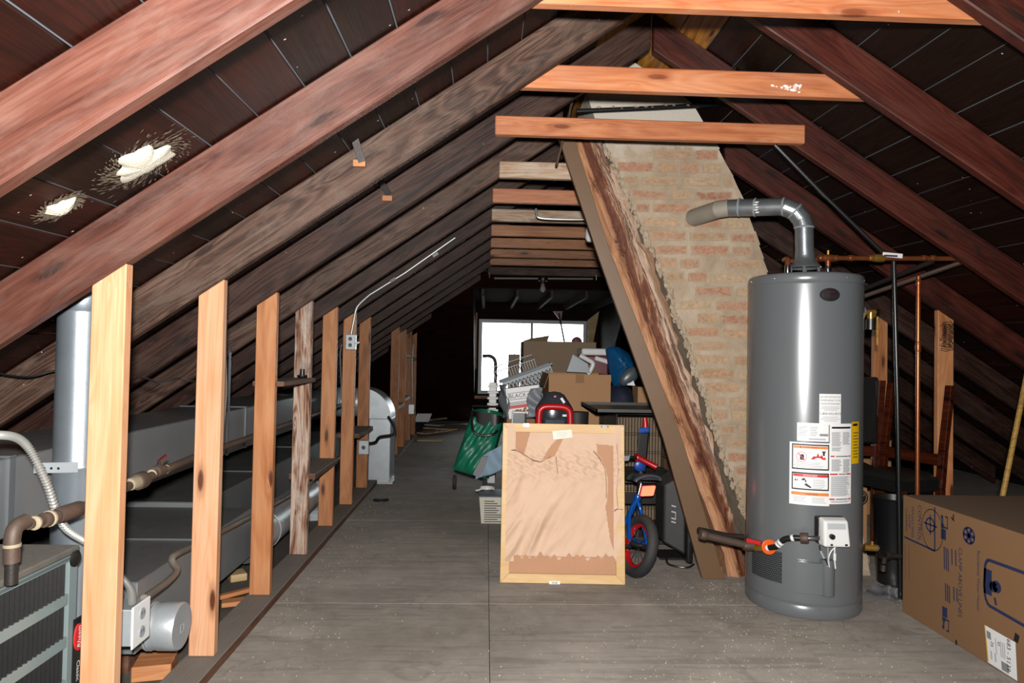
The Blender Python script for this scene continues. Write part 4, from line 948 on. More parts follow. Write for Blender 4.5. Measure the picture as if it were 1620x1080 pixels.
rects('figure_icon', 'ink', pl1, fA2, [(.82, .80, .87, .86), (.80, .85, .89, .87), (.12, .63, .135, .645), (.14, .38, .17, .41), (.19, .38, .21, .41), (.30, .395, .40, .415), (.33, .415, .38, .43), (.39, .365, .42, .4)])
b = MB().add([fA(.36, .33), fA(.42, .35), fA(.55, .29), fA(.52, .275), fA(.42, .305)], [(0, 1, 2, 3, 4)]); b.build('hand_icon', 'badge', pl1)
rects('fine_print', 'inklight', pl1, fA, lines(.15, .9, .60, .70, 4, rl, .35)+lines(.58, .9, .27, .43, 6, rl, .35)+lines(.1, .45, .05, .14, 4, rl, .35)+lines(.55, .95, .04, .14, 5, rl, .4))
pl2, cB = patch('instruction_label', (1312, 670), (1346, 797), 'paper', HR+e, wh); fB = lab_fn(*cB, HR+2*e); fB2 = lab_fn(*cB, HR+3*e)
rects('title_bar', 'ink', pl2, fB, [(.08, .938, .94, .962)])
rects('fine_print', 'inkgrey', pl2, fB, lines(.08, .5, .72, .9, 15, rl, .5)+lines(.55, .94, .74, .9, 13, rl, .5)+lines(.08, .5, .66, .71, 4, rl, .5)+lines(.08, .5, .41, .56, 12, rl, .55)+lines(.58, .94, .39, .56, 13, rl, .55)+lines(.06, .95, .1, .35, 22, rl, .5)+lines(.06, .95, .02, .045, 2, rl))
rects('red_bars', 'inkred', pl2, fB, [(.04, .585, .2, .602), (.84, .585, .94, .602), (.02, .362, .34, .38), (.74, .362, .95, .38), (.0, .052, .22, .07), (.84, .052, .96, .07)])
rects('bar_lettering', 'ink', pl2, fB2, [(.25, .588, .8, .598), (.38, .366, .7, .376), (.26, .056, .8, .066)])
pn, cdn = patch('energy_label', (1347, 667), (1358, 733), 'yellow', HR+e, wh); f_ = lab_fn(*cdn, HR+2*e)
rects('energy_lettering', 'ink', pn, f_, [(.1, .9, .75, .96)]+lines(.15, .9, .15, .8, 9, rl, .25))
# burner cover and pocket
pn, cdn = patch('burner_cover', (1259, 888), (1300, 937), 'heater', HR+.008, wh, 20); md = pn.modifiers.new('t', 'SOLIDIFY'); md.thickness = .012; md.offset = 1
th, zz0 = HC(1308, 888); _, zz1 = HC(1308, 945)
b = MB().lathe([(.028, 0), (.03, .003), (.03, zz0-zz1), (.026, zz0-zz1)], hp_(th, zz1+.012, HR+.004), n=24); b.build('igniter_pocket', 'heater', wh, True)
pn, cdn = patch('intake_screen', (1190, 868), (1237, 916), 'heater_dark', HR+.0012, wh); f_ = lab_fn(*cdn, HR+.0026)
b = MB(); nu, nv = 20, 15
for i in range(nu):
    for j in range(nv):
        u, v = (i+.5+(j % 2)*.5)/(nu+.5), (j+.5)/nv; du, dv = .36/nu, .33/nv
        c4 = [f_(u-du, v), f_(u, v-dv), f_(u+du, v), f_(u, v+dv)]; b.add(c4, [(0, 1, 2, 3)])
tag(b.build('screen_mesh', 'heater', pn), kind='stuff')
# gas control
th, gz = HC(1310, 836); nr = V((math.cos(th), math.sin(th), 0)); tn = V((-math.sin(th), math.cos(th), 0)); up = V((0, 0, 1)); gc = hp_(th, gz, HR+.052)
MB().obox(gc-nr*.035, tn*.06, nr*.02, up*.056).build('control_bracket', 'black', wh, bevel=.006)
gcb = MB().hexa([gc-tn*.058-up*.058-nr*.02, gc+tn*.058-up*.058-nr*.02, gc+tn*.056-up*.056+nr*.034, gc-tn*.056-up*.056+nr*.034, gc-tn*.058+up*.06-nr*.02, gc+tn*.058+up*.06-nr*.02, gc+tn*.05+up*.05+nr*.02, gc-tn*.05+up*.05+nr*.02]).build('gas_control', 'white', wh, bevel=.009, seg=3)
fc_ = lambda a_, b2, d_: gc+tn*a_+up*b2+nr*d_
MB().lathe([(.011, 0), (.011, .012), (.009, .014), (0, .014)], fc_(-.024, -.012, .029), nr, 20).build('control_knob', 'black', gcb, True)
sl_n = (fc_(0, .05, .02)-fc_(0, -.056, .034)); 
def cf(a_, b2): t = (b2+.056)/.106; return gc+tn*a_+up*b2+nr*(lerp(.034, .02, t)+.0015)
MB().add([cf(-.038, .016), cf(.038, .016), cf(.038, .04), cf(-.038, .04)], [(0, 1, 2, 3)]).build('control_label', 'inklight', gcb)
MB().add([cf(-.03, -.05), cf(-.02, -.05), cf(-.02, -.042), cf(-.03, -.042), cf(.03, -.05), cf(.042, -.05), cf(.042, -.042), cf(.03, -.042)], [(0, 1, 2, 3), (4, 5, 6, 7)]).build('control_ports', 'black', gcb)
gb = lambda x, y, dd=.07: hp_(HC(x, y)[0], HC(x, y)[1], HR+dd)
for pp_, rr_, mt in (([(1292, 858), (1294, 870), (1300, 880), (1304, 892)], .003, 'black'), ([(1318, 856), (1308, 866), (1304, 878), (1305, 892)], .0025, 'white'), ([(1312, 857), (1312, 880), (1313, 894)], .003, 'white'), ([(1303, 857), (1303, 892)], .003, 'conduit')):
    MB().tube(bez([gb(*q, .045) for q in pp_], 5), rr_, 7).build('control_wire', mt, wh, True)
MB().tube([gb(1312, 870, .045), gb(1312, 881, .045)], .006, 8).build('wire_connector', 'white', wh); MB().tube([gb(1293, 866, .046), gb(1298, 878, .046)], .005, 8).build('wire_connector', 'greyplastic', wh)
# gas line into the control
gl = [gb(1290, 846, .05), gb(1272, 846, .055), gb(1258, 846, .055), gb(1246, 849, .055), gb(1236, 860, .055), gb(1224, 863, .055), gb(1206, 864, .055)]
gpipe = thing('gas_line', 'black iron gas line with red lever valve feeding the water heater control', 'pipe', V((gl[-1].x, gl[-1].y, 0)))
b = MB().tube([gl[1], gl[2]]+bez(gl[2:6], 5), .0125, 12); b.build('swing_joint', 'blackpipe', gpipe, True)
for q, d_, nm, mt, r_, l_ in ((gl[0].lerp(gl[1], .35), gl[1]-gl[0], 'nipple', 'chrome', .011, .05), (gl[1].lerp(gl[2], .0), gl[2]-gl[1], 'union', 'ironbrown', .023, .032), (gl[2].lerp(gl[3], .1), gl[3]-gl[2], 'thread_tape', 'white', .0145, .012), (gl[3].lerp(gl[4], .45), gl[4]-gl[3], 'thread_tape', 'white', .016, .012), (gl[3].lerp(gl[4], .75), gl[4]-gl[3], 'thread_tape', 'white', .016, .01), (gl[5].lerp(gl[4], .1), gl[5]-gl[4], 'thread_tape', 'white', .0145, .01), (gl[5].lerp(gl[6], .5), gl[6]-gl[5], 'valve_body', 'brass', .017, .045)):
    ring_at(q, d_, r_, l_, nm, mt, gpipe)
MB().bar(gl[5].lerp(gl[6], .4)+up*.02, gl[6]+V((-.03, .0, .034)), .018, .02).build('valve_lever', 'red', gpipe, bevel=.003)
og = gl[4].lerp(gl[5], .7)-nr*.012
MB().lathe([(.030, 0), (.033, .002), (.033, .008), (.03, .01), (0, .01)], og, nr, 24).build('orange_tag', plain('orange_plastic', 'f4641c', .4), gpipe)
iend = PY(1113, 846, gl[6].y-.02); mid_ = gl[6]+V((-.05, .0, 0)); mid_ = PY(1186, 863, gl[6].y+.0)
MB().tube([gl[6], mid_, iend], .0165, 14).build('pipe', 'ironbrown', gpipe, True); ring_at(mid_, V((1, 0, .0)), .022, .06, 'tee', 'ironbrown', gpipe); ring_at(iend, iend-mid_, .0215, .03, 'coupling', 'ironbrown', gpipe)
MB().tube([iend+V((.004, .01, 0)), iend+V((.01, .09, .0)), PY(1150, 847, 3.15), PY(1176, 849, 3.16)], .013, 12).build('back_pipe', 'iron', gpipe, True)
# draft hood and vent pipe
zt0 = HZ+.004; dh = thing('vent_pipe', 'galvanised vent pipe bending from the water heater into the chimney', 'pipe', (HX, HY, zt0))
vx, vy = PY(1273, 420, HY).x, HY
for i in range(4):
    a = math.pi/4+i*math.pi/2+.3; MB().bar((vx+.06*math.cos(a), vy+.06*math.sin(a), zt0), (vx+.06*math.cos(a), vy+.06*math.sin(a), zt0+.045), .012, .003, up=(1, 0, 0)).build('hood_leg', 'galv_dull', dh)
vr = .0415
MB().lathe([(.072, .04), (.074, .044), (.072, .048), (.058, .064), (.048, .076), (.044, .088), (vr+.002, .1), (vr+.002, .115)], (vx, vy, zt0), n=36, cap=False).build('draft_hood', 'ventpipe', dh, True)
vp_ = [V((vx, vy, zt0+.09)), PY(1272, 360, HY+.0), PY(1268, 345, HY+.005), PY(1250, 330, HY+.02), PY(1234, 326, HY+.04)]
vend = [PY(1152, 329, HY+.18), PY(1137, 331, HY+.20), PY(1096, 345, CY0+.01)]
MB().tube([vp_[0], vp_[1]], vr, 32, False).build('riser', 'ventpipe', dh, True)
MB().tube([vp_[1], PY(1268, 347, HY+.005), PY(1257, 334, HY+.015), PY(1240, 327, HY+.03)], vr+.0015, 32, False).build('elbow', 'ventpipe', dh, False)
MB().tube([PY(1242, 327, HY+.028), vend[0]], vr, 32, False).build('run', 'ventpipe', dh, True)
MB().tube([vend[0], vend[1], V(vend[2])], [vr+.001, vr+.002, vr+.004], 32, False).build('end_elbow', 'ventdirty', dh, False)
def band(p, d_, name='seam_ring'): d_ = V(d_).normalized(); MB().tube([V(p)-d_*.005, V(p), V(p)+d_*.005], [vr+.001, vr+.005, vr+.001], 32, False).build(name, 'galv', dh, True)
band(vp_[1], (0, 0, 1)); band(PY(1240, 327, HY+.03), vend[0]-vp_[4]); band(PY(1257, 334, HY+.015), V((-1, .2, .9))); band(PY(1170, 328, HY+.14), vend[0]-vp_[4]); band(PY(1195, 328, HY+.1), vend[0]-vp_[4])
b = MB()
for i in range(5): p = PY(1196+rs_.uniform(-1, 2), 320+i*4, HY+.055); b.obox(p, (.008, 0, 0), (0, .003, 0), (.003, 0, .0035))
tag(b.build('foil_marks', 'white', dh), kind='stuff')
# ------------------------------------------------------------------ copper pipework
cw = thing('copper_pipework', 'copper supply pipes with ball valve and vertical drop beside the water heater', 'pipe', (HX+.3, HY, 1.5))
cyy = HY-.02
hl_ = [PY(1246, 432, cyy), PY(1246, 410, cyy), PY(1258, 406, cyy), PY(1300, 407, cyy+.09), PY(1310, 408, cyy)]
hr_ = [PY(1310, 434, cyy), PY(1310, 408, cyy), PY(1531, 409, cyy)]
cr_ = .0115
hl_[0].z = hr_[0].z = HZ-.001
zh = hl_[1].z+.008; hx_ = hl_[1].x
MB().tube([hl_[0], hl_[1]]+bez([hl_[1], V((hx_+.008, cyy+.03, zh)), V((hx_+.03, HY+.078, zh)), V((vx, HY+.085, zh)), V((vx+.055, HY+.07, zh)), V((PY(1304, 408, cyy).x, cyy+.02, PY(1304, 408, cyy).z)), PY(1306, 408, cyy)], 6), cr_, 12).build('hot_pipe', 'copper', cw, True)
MB().tube([hr_[0], hr_[1]], cr_, 12).build('cold_nipple', 'copper', cw, True); MB().tube([PY(1298, 408, cyy), hr_[2]], cr_, 12).build('main_pipe', 'copper', cw, True)
for q, d_ in ((hl_[0]+up*.03, up), (hr_[0]+up*.03, up)): ring_at(q, d_, .014, .05, 'dielectric_nipple', 'chrome', cw)
for x in (1299, 1322, 1346, 1378, 1462, 1476, 1520): ring_at(PY(x, 408, cyy), (1, 0, 0), .0145, .022, 'coupling', 'copper' if x not in (1378,) else 'brass', cw)
ring_at(PY(1310, 408, cyy), (1, 0, 0), .017, .05, 'tee', 'copper', cw)
vv = PY(1310, 408, cyy); MB().tube([vv, vv+up*.035], .006, 8).build('stop_valve_stem', 'brass', cw); MB().bar(vv+up*.036+V((-.02, 0, .008)), vv+up*.034+V((.012, 0, 0)), .004, .012).build('stop_valve_lever', 'chrome', cw)
bv = PY(1390, 408, cyy); ring_at(bv, (1, 0, 0), .019, .05, 'ball_valve', 'brass', cw)
lv = MB().bar(bv+V((.012, -.012, .016)), PY(1428, 405, cyy-.02), .022, .006).build('valve_lever', 'white', cw, bevel=.004)
MB().bar(PY(1399, 404, cyy-.0245), PY(1420, 405, cyy-.0245), .008, .001).build('lever_print', 'inkblue', lv)
ee = hr_[2]; bk = PY(1345, 476, 3.56); bk2 = PY(1345, 466, 3.6)
MB().tube([ee+V((-.01, .0, 0)), ee+V((0, .03, -.01)), bk], .0115, 10).build('return_pipe', 'ironbrown', cw, True)
MB().tube([PY(1480, 409, cyy)+V((0, .02, -.01)), bk2], .0115, 10).build('return_pipe', 'iron', cw, True)
k_ = (PY(1452, 437, 3.4)); t_ = (k_-ee).length
def px_x(p): q_ = p-CO; return 810+FPX*q_.dot(CR)/q_.dot(CF)
lo_, hi_ = 0.0, 1.0
for _ in range(30):
    m_ = (lo_+hi_)/2
    if px_x(ee.lerp(bk, m_)) > 1453: lo_ = m_
    else: hi_ = m_
vt = ee.lerp(bk, lo_)
MB().tube([vt, V((vt.x, vt.y, 0))], .0105, 12).build('drop_pipe', 'copper', cw, True); ring_at(V((vt.x, vt.y, vt.z-.03)), up, .0135, .03, 'coupling', 'copper', cw); ring_at(V((vt.x, vt.y, PY(1454, 548, vt.y).z)), up, .0135, .05, 'coupling', 'copper', cw)
bp = PY(1414, 420, cyy+.05); bfoot = V((bp.x+.01, bp.y, 0)); bq = PY(1425, 872, cyy+.05)
b = MB().tube([bp+V((0, 0, .02)), PY(1420, 640, cyy+.05), V((bq.x, bq.y, .0))], .0105, 12); tag(b.build('black_pipe', 'blackpipe', None, True), 'slim black vertical pipe rising from the floor to the copper line', 'pipe')
# relief valve and drain on the heater
rvt, rvz = HC(1352, 496); rd = V((1, -.12, 0)).normalized(); rv0 = V((HX+HR*.97, HY-.06, PY(1366, 495, HY).z))
rv = thing('relief_valve', 'brass relief valve with yellow tag at the side of the water heater', 'valve', rv0)
MB().lathe([(.028, -.004), (.028, .004), (.02, .006)], rv0, (1, 0, 0), 20).build('flange', 'heater', rv, True); MB().tube([rv0, rv0+V((.06, 0, 0))], .013, 12).build('body', 'brass', rv, True)
MB().tube([rv0+V((.04, 0, 0)), rv0+V((.04, 0, -.03))], .015, 12).build('outlet', 'brass', rv, True); MB().tube([rv0+V((.04, 0, -.03)), rv0+V((.04, 0, -.08))], .021, 12).build('outlet_cap', 'black', rv, True)
MB().box(rv0+V((.062, -.012, -.02)), rv0+V((.075, .0, .014))).build('test_lever', 'chrome', rv); MB().box(rv0+V((.064, -.006, -.15)), rv0+V((.072, -.004, -.02))).build('tag', 'stick', rv)
dv0 = V((HX+HR*.9, HY-.12, PY(1345, 863, HY-.1).z)); dv_ = thing('drain_line', 'brass drain valve with black iron pipe and spigot low on the water heater', 'pipe', V((dv0.x+.1, dv0.y, 0)))
MB().tube([dv0, dv0+V((.05, -.01, 0))], .0155, 12).build('drain_valve', 'brass', dv_, True); MB().tube([dv0+V((.03, -.01, 0)), dv0+V((.03, -.01, .03))], .007, 8).build('drain_stem', 'brass', dv_)
q1_ = PY(1400, 878, HY+.0); q2_ = PY(1424, 880, HY+.0)
MB().tube([dv0+V((.05, -.01, 0)), q1_, q2_], .013, 12).build('pipe', 'iron', dv_, True); ring_at(q1_, (1, 0, -.05), .02, .05, 'tee', 'iron', dv_)
MB().tube([q1_, PY(1398, 893, HY-.02)], .013, 12).build('spigot', 'iron', dv_, True); MB().tube([PY(1398, 893, HY-.02), PY(1397, 903, HY-.02)], .017, 12).build('spigot_cap', 'iron', dv_, True)
# ------------------------------------------------------------------ water heater carton
BX = 1.872; by1 = PZ(1428, 967).y; by0 = by1-1.62; bz = PX(1425, 781, BX).z; bxw = .56
ct = thing('heater_carton', 'long cardboard water heater carton lying on the floor with blue print', 'box', (BX+bxw/2, (by0+by1)/2, 0))
MB().box((BX, by0, 0), (BX+bxw, by1, bz)).build('carton', 'carton', ct, bevel=.004)
E_ = .0008; fn = lambda x, y: (lambda p: V((BX-E_, p.y, p.z)))(PX(x, y, BX))
def btext(body, x, y, size, mat='inkblue', **kw):
    c_ = PX(x, y, BX); return text_on(MB(), body, size, lambda a_, b2: V((BX-E_, c_.y-b2, c_.z-a_)), **kw).build('lettering', mat, ct)
btext('CONTROL', 1455, 827, .032); btext('FRAGILE AREA', 1444, 826, .021)
btext('AVOID', 1439, 824, .021); btext('CLAMPING', 1434, 822, .021)
btext('CLAMP ABOVE LINES', 1519, 921, .029); btext('Residential Water Heater', 1548, 919, .022)
b = MB()
def bar_px(xa, ya_, xb, yb_, w_):
    a_, c_ = fn(xa, ya_), fn(xb, yb_); d_ = (c_-a_).normalized(); n_ = V((1, 0, 0)).cross(d_)*w_/2; b.add([a_-n_, c_-n_, c_+n_, a_+n_], [(0, 1, 2, 3)])
bar_px(1479, 802, 1479, 871, .008); bar_px(1431, 849, 1479, 871, .008); b.build('guide_lines', 'inkblue', ct)
b = MB()
for x0, x1, y0, y1, n in ((1494, 1500, 864, 900, 3), (1496, 1502, 922, 950, 3), (1506, 1512, 868, 893, 2), (1509, 1514, 928, 950, 2), (1432, 1438, 860, 915, 2)):
    for i in range(n): x = lerp(x0, x1, i/max(n-1, 1)); bar_px(x, y0+i*2, x+.5, y1+i*2, .006 if n > 2 or x0 > 1500 else .002)
tag(b.build('fine_print', 'inkblue', ct), kind='stuff')
b = MB(); bar_px(1505, 818, 1510, 824, .006); bar_px(1509, 813, 1508, 822, .006); bar_px(1513, 1012, 1513, 1020, .01); bar_px(1605, 1006, 1612, 1012, .03); tag(b.build('edge_marks', 'ink', ct), kind='stuff')
def ringpx(x, y, r0, r1, k=28, ys=1.0):
    c_ = PX(x, y, BX); o_ = []; i_ = []
    for i in range(k):
        a = 2*math.pi*i/k; o_.append(V((BX-E_, c_.y+r1*math.cos(a), c_.z+r1*ys*math.sin(a)))); i_.append(V((BX-E_, c_.y+r0*math.cos(a), c_.z+r0*ys*math.sin(a))))
    b.add(o_+i_, [(i, (i+1) % k, k+(i+1) % k, k+i) for i in range(k)])
b = MB(); ringpx(1472, 830, .024, .031); c_ = PX(1472, 830, BX)
b.box((BX-E_, c_.y-.042, c_.z-.003), (BX-E_+.0004, c_.y+.042, c_.z+.004)); b.box((BX-E_, c_.y-.003, c_.z-.042), (BX-E_+.0004, c_.y+.003, c_.z+.042)); b.build('target_mark', 'inkblue', ct)
b = MB(); ringpx(1475, 838, .066, .069, 36, 1.25); b.build('hand_drawn_loop', 'ink', ct)
b = MB(); ringpx(1533, 847, .026, .034); c_ = PX(1533, 847, BX)
for i in range(3):
    a = math.pi*i/3; d_ = V((0, math.cos(a), math.sin(a)))*.03; n_ = V((0, -math.sin(a), math.cos(a)))*.006; q_ = V((BX-E_, c_.y, c_.z)); b.add([q_-d_-n_, q_+d_-n_, q_+d_+n_, q_-d_+n_], [(0, 1, 2, 3)])
b.build('round_emblem', 'inkblue', ct)
def truck(xa, ya_, xb, yb_, flip):
    a_, c_ = fn(xa, ya_), fn(xb, yb_); y0, y1 = sorted((a_.y, c_.y)); z0, z1 = sorted((a_.z, c_.z)); X_ = BX-E_
    f = (lambda v: z0+(z1-z0)*v) if not flip else (lambda v: z1-(z1-z0)*v)
    q_ = lambda u0, v0, u1, v1: b.box((X_, lerp(y1, y0, u0), min(f(v0), f(v1))), (X_+.0004, lerp(y1, y0, u1), max(f(v0), f(v1)))) if u0 > u1 else b.box((X_, lerp(y1, y0, u1), min(f(v0), f(v1))), (X_+.0004, lerp(y1, y0, u0), max(f(v0), f(v1))))
    q_(0, 0, .7, .42); q_(0, .44, .45, .62); q_(.1, .62, .3, .8); q_(.0, .8, .3, .95); q_(.85, .45, .95, .95); q_(.45, .46, .9, .53); q_(.55, .9, .95, .96)
b = MB(); truck(1489, 812, 1500, 856, False); b.build('truck_pictogram', 'inkblue', ct)
b = MB(); truck(1491, 958, 1502, 1002, True); b.build('truck_pictogram', 'inkblue', ct)
b = MB()
pts_ = [(1700, 935), (1563, 885), (1559, 892), (1557, 925), (1559, 945), (1564, 957), (1700, 1035)]
for (xa, ya_), (xb, yb_) in zip(pts_, pts_[1:]): bar_px(xa, ya_, xb, yb_, .012)
bar_px(1563, 900, 1563, 940, .04); b.build('diagram_outline', 'inkblue', ct)
b = MB(); ringpx(1577, 928, .004, .022); ringpx(1572, 928, .0, .02); bar_px(1574, 945, 1576, 957, .01); b.build('flame_emblem', 'inkblue', ct)
st_ = [fn(1558, 988), fn(1607, 1016), fn(1610, 1077), fn(1563, 1047)]
s4 = MB().add([p+V((-.0004, 0, 0)) for p in st_], [(0, 1, 2, 3)]).build('shipping_label', 'paper', ct)
uv = lambda u, v: (st_[0].lerp(st_[1], u)).lerp(st_[3].lerp(st_[2], u), v)+V((-.0012, 0, 0))
# print runs down the label: u across, v down
def stext(body, u, v, size): 
    c_ = uv(u, v); return text_on(MB(), body, size, lambda a_, b2: V((c_.x, c_.y-b2, c_.z-a_))).build('lettering', 'ink', s4)
stext('683 - 5139', .76, .45, .026); stext('45', .45, .3, .018); stext('26', .22, .42, .02)
b = MB()
for (u0, v0, u1, v1) in ((.5, .72, .74, .95), (.06, .12, .2, .32)): b.add([uv(u0, v0), uv(u1, v0), uv(u1, v1), uv(u0, v1)], [(0, 1, 2, 3)])
tag(b.build('barcode', 'inkgrey', s4), kind='stuff'); b = MB()
for u in (.34, .5, .56, .62): b.add([uv(u, .2), uv(u+.03, .2), uv(u+.03, .62), uv(u, .62)], [(0, 1, 2, 3)])
for u in (.14, .28): b.add([uv(u, .62), uv(u+.05, .62), uv(u+.05, .85), uv(u, .85)], [(0, 1, 2, 3)])
tag(b.build('fine_print', 'inklight', s4), kind='stuff')
MB().add([uv(0, 0), uv(.03, 0), uv(.05, .98), uv(.01, .98)], [(0, 1, 2, 3)]).build('yellow_edge', 'yellow', s4)
# film sheet on the floor
q = [PZ(1356, 943), PZ(1390, 927), PZ(1425, 934), PZ(1424, 956)]
b = MB().grid(10, 8, lambda u, v: (q[0].lerp(q[1], u)).lerp(q[3].lerp(q[2], u), v)+V((0, 0, .003+.006*(1+math.sin(11*v+3*u))+.004*math.sin(9*u))))
tag(b.build('plastic_sheet', 'film', None, True), 'crumpled shiny plastic sheet on the floor between heater and carton', 'sheet')
# ------------------------------------------------------------------ chairs and boxes behind
def chair_parts(t, w_, d_, zs, zt_, pad=False):
    for sx_ in (-1, 1):
        b = MB(); x = sx_*w_/2; pth = [(x, d_/2-.01, .45*0), (x, d_/2, zs), (x, d_/2+.02, zs+.2), (x, d_/2+.07, zt_)]
        for i in range(3): 
            a_, c_ = V(pth[i]), V(pth[i+1]); b.hexa([a_+V((-.02, -.016, 0)), a_+V((.02, -.016, 0)), a_+V((.02, .016, 0)), a_+V((-.02, .016, 0)), c_+V((-.02, -.016, 0)), c_+V((.02, -.016, 0)), c_+V((.02, .016, 0)), c_+V((-.02, .016, 0))])
        b.build('back_post', 'chairwood', t, local=True, bevel=.004)
        MB().hexa([(x-.012, -d_/2-.012, 0), (x+.012, -d_/2-.012, 0), (x+.012, -d_/2+.012, 0), (x-.012, -d_/2+.012, 0), (x-.02, -d_/2-.02, zs), (x+.02, -d_/2-.02, zs), (x+.02, -d_/2+.02, zs), (x-.02, -d_/2+.02, zs)]).build('leg', 'chairwood', t, local=True, bevel=.003)
    MB().box((-w_/2, d_/2-.012, zs+.12), (w_/2, d_/2+.02, zs+.18)).build('back_rail', 'chairwood', t, local=True, bevel=.004)
    b = MB().grid(12, 12, lambda u, v: V(((u-.5)*(w_+.02), (v-.5)*(d_+.04), zs+.05+.03*(1-(2*u-1)**4)*(1-(2*v-1)**4)-.0)))
    b.box((-w_/2-.01, -d_/2-.02, zs-.01), (w_/2+.01, d_/2+.0, zs+.05)); b.build('seat', 'leather', t, True, local=True)
    if pad: MB().box((-w_/2+.01, d_/2+.02, zs+.2), (w_/2-.01, d_/2+.06, zt_+.02)).build('backrest_pad', 'leather', t, local=True, bevel=.012)
ca, cb2 = PY(1396, 700, 3.93), PY(1488, 700, 3.58); mid = (ca+cb2)/2
wv_ = (V((cb2.x, cb2.y, 0))-V((ca.x, ca.y, 0))); ang = math.atan2(wv_.y, wv_.x)
cA_ = thing('dining_chair', 'cherry wood chair with bare back posts and black vinyl seat behind the carton', 'chair', (mid.x, mid.y, 0), 'chairs behind the water heater', (0, 0, 0))
# posts stand at ca and cb2; the seat points towards the heater
cA_.rotation_euler.z = ang+0; chair_parts(cA_, wv_.length, .28, .44, .99)
off = Matrix.Rotation(ang, 3, 'Z') @ V((0, .14, 0)); cA_.location = V((mid.x, mid.y, 0))-off
c2 = V((2.22, 0, 0)); cB_ = thing('padded_chair', 'dark chair with black padded backrest behind the bare post chair', 'chair', (c2.x, 4.26, 0), 'chairs behind the water heater', (0, 0, 3.05))
chair_parts(cB_, .34, .34, .42, 1.0, True)
bn = PY(1414, 800, 3.38); tb_ = thing('waste_bin', 'black tapered waste bin beside the drain pipe', 'bin', (bn.x, 3.38, 0)); zb_t = PY(1410, 786, 3.38).z
MB().lathe([(.07, 0), (.075, .005), (.092, zb_t-.01), (.098, zb_t), (.088, zb_t), (.06, .02)], (bn.x, 3.38, 0), n=28).build('bin_body', 'black', tb_, True)
pb_ = PY(1372, 800, 4.13)
bx2 = thing('small_carton', 'small cardboard carton printed with an aeroplane in a ring beside the chair legs', 'box', (pb_.x+.08, 4.26, 0)); z2 = PY(1372, 765, 4.13).z
MB().box((pb_.x-.16, 4.13, 0), (pb_.x+.0, 4.38, z2)).build('carton', 'card', bx2, bevel=.003)
pc = PY(1361, 787, 4.13); b = MB(); rr0, rr1 = .038, .047
def yring(cx_, cz_, r0, r1, Y_, k=28): b.add([(cx_+r1*math.cos(2*math.pi*i/k), Y_, cz_+r1*math.sin(2*math.pi*i/k)) for i in range(k)]+[(cx_+r0*math.cos(2*math.pi*i/k), Y_, cz_+r0*math.sin(2*math.pi*i/k)) for i in range(k)], [(i, (i+1) % k, k+(i+1) % k, k+i) for i in range(k)])
yring(pc.x, pc.z, .0, .048, 4.1290); b.build('emblem_disc', 'ink', bx2)
b = MB(); yring(pc.x, pc.z, .036, .039, 4.1282)
for a_, l_, w_ in ((.6, .03, .005), (.6-math.pi, .028, .005), (2.1, .026, .007), (-1.3, .026, .007)): 
    d_ = V((math.cos(a_), 0, math.sin(a_))); n_ = V((-d_.z, 0, d_.x))*w_; q_ = V((pc.x, 4.1282, pc.z)); b.add([q_-n_, q_+d_*l_-n_*.4, q_+d_*l_+n_*.4, q_+n_], [(0, 1, 2, 3)])
b.build('aeroplane_emblem', 'card', bx2)
p3 = PY(1385, 704, 4.9); tag(MB().box((p3.x-.16, 4.9, 0), (p3.x+.12, 5.15, PY(1385, 696, 4.9).z)).build('tall_carton', 'card', None, bevel=.003), 'plain cardboard carton standing far behind the chairs', 'box')
# rubble at the chimney foot, broom handle, wire coil
rb = random.Random(8)
for i, (x, y, r, lb_) in enumerate(((1366, 895, .05, 'pale broken mortar lump beside the heater and drain pipe'), (1358, 876, .06, 'largest broken mortar lump, against the chimney behind the heater'), (1141, 905, .02, 'small mortar crumb lump before the brown board'), (1172, 898, .025, 'mortar lump resting at the barky post foot'), (1130, 880, .016, 'tiny mortar lump beside the television and brown board'), (1152, 908, .014, 'tiny mortar lump just before the barky post'))):
    p = PZ(x, y); b = MB().sphere((p.x, p.y+.02, r*.6), (r*1.1, r, r*.8), 9, 6, lambda d: rb.uniform(.75, 1.15))
    tag(b.build('mortar_lump', 'mortar', None), lb_, 'rubble', 'mortar lumps at the chimney foot')
b = MB().tube([PY(1622, 600, 3.15), PY(1587, 790, 3.15), PY(1560, 940, 3.15)], .012, 10); 
bh0 = PY(1625, 590, 3.3); bh1 = PY(1585, 790, 3.22); dd_ = (bh1-bh0); bh2 = bh0+dd_*((bh0.z)/(bh0.z-bh1.z))
tag(MB().tube([bh0-dd_*.3, bh2], .0125, 12).build('broom_handle', 'stick', None, True), 'golden wooden handle leaning behind the heater carton', 'stick')
b = MB(); Y5 = RY(5)-.004; cw_ = PY(1497, 530, Y5); rw = random.Random(2); pth = []
for i in range(90):
    t = i/90; pth.append(V((cw_.x+.035*math.sin(i*1.25)+.01*rw.uniform(-1, 1), Y5-.006-.012*rw.random(), cw_.z+.07-.15*t+.012*math.cos(i*1.25))))
tag(b.tube(pth, .0016, 5).build('wire_coil', 'black', None, True), 'tangle of thin black wire nailed near the top of a stud', 'wire')

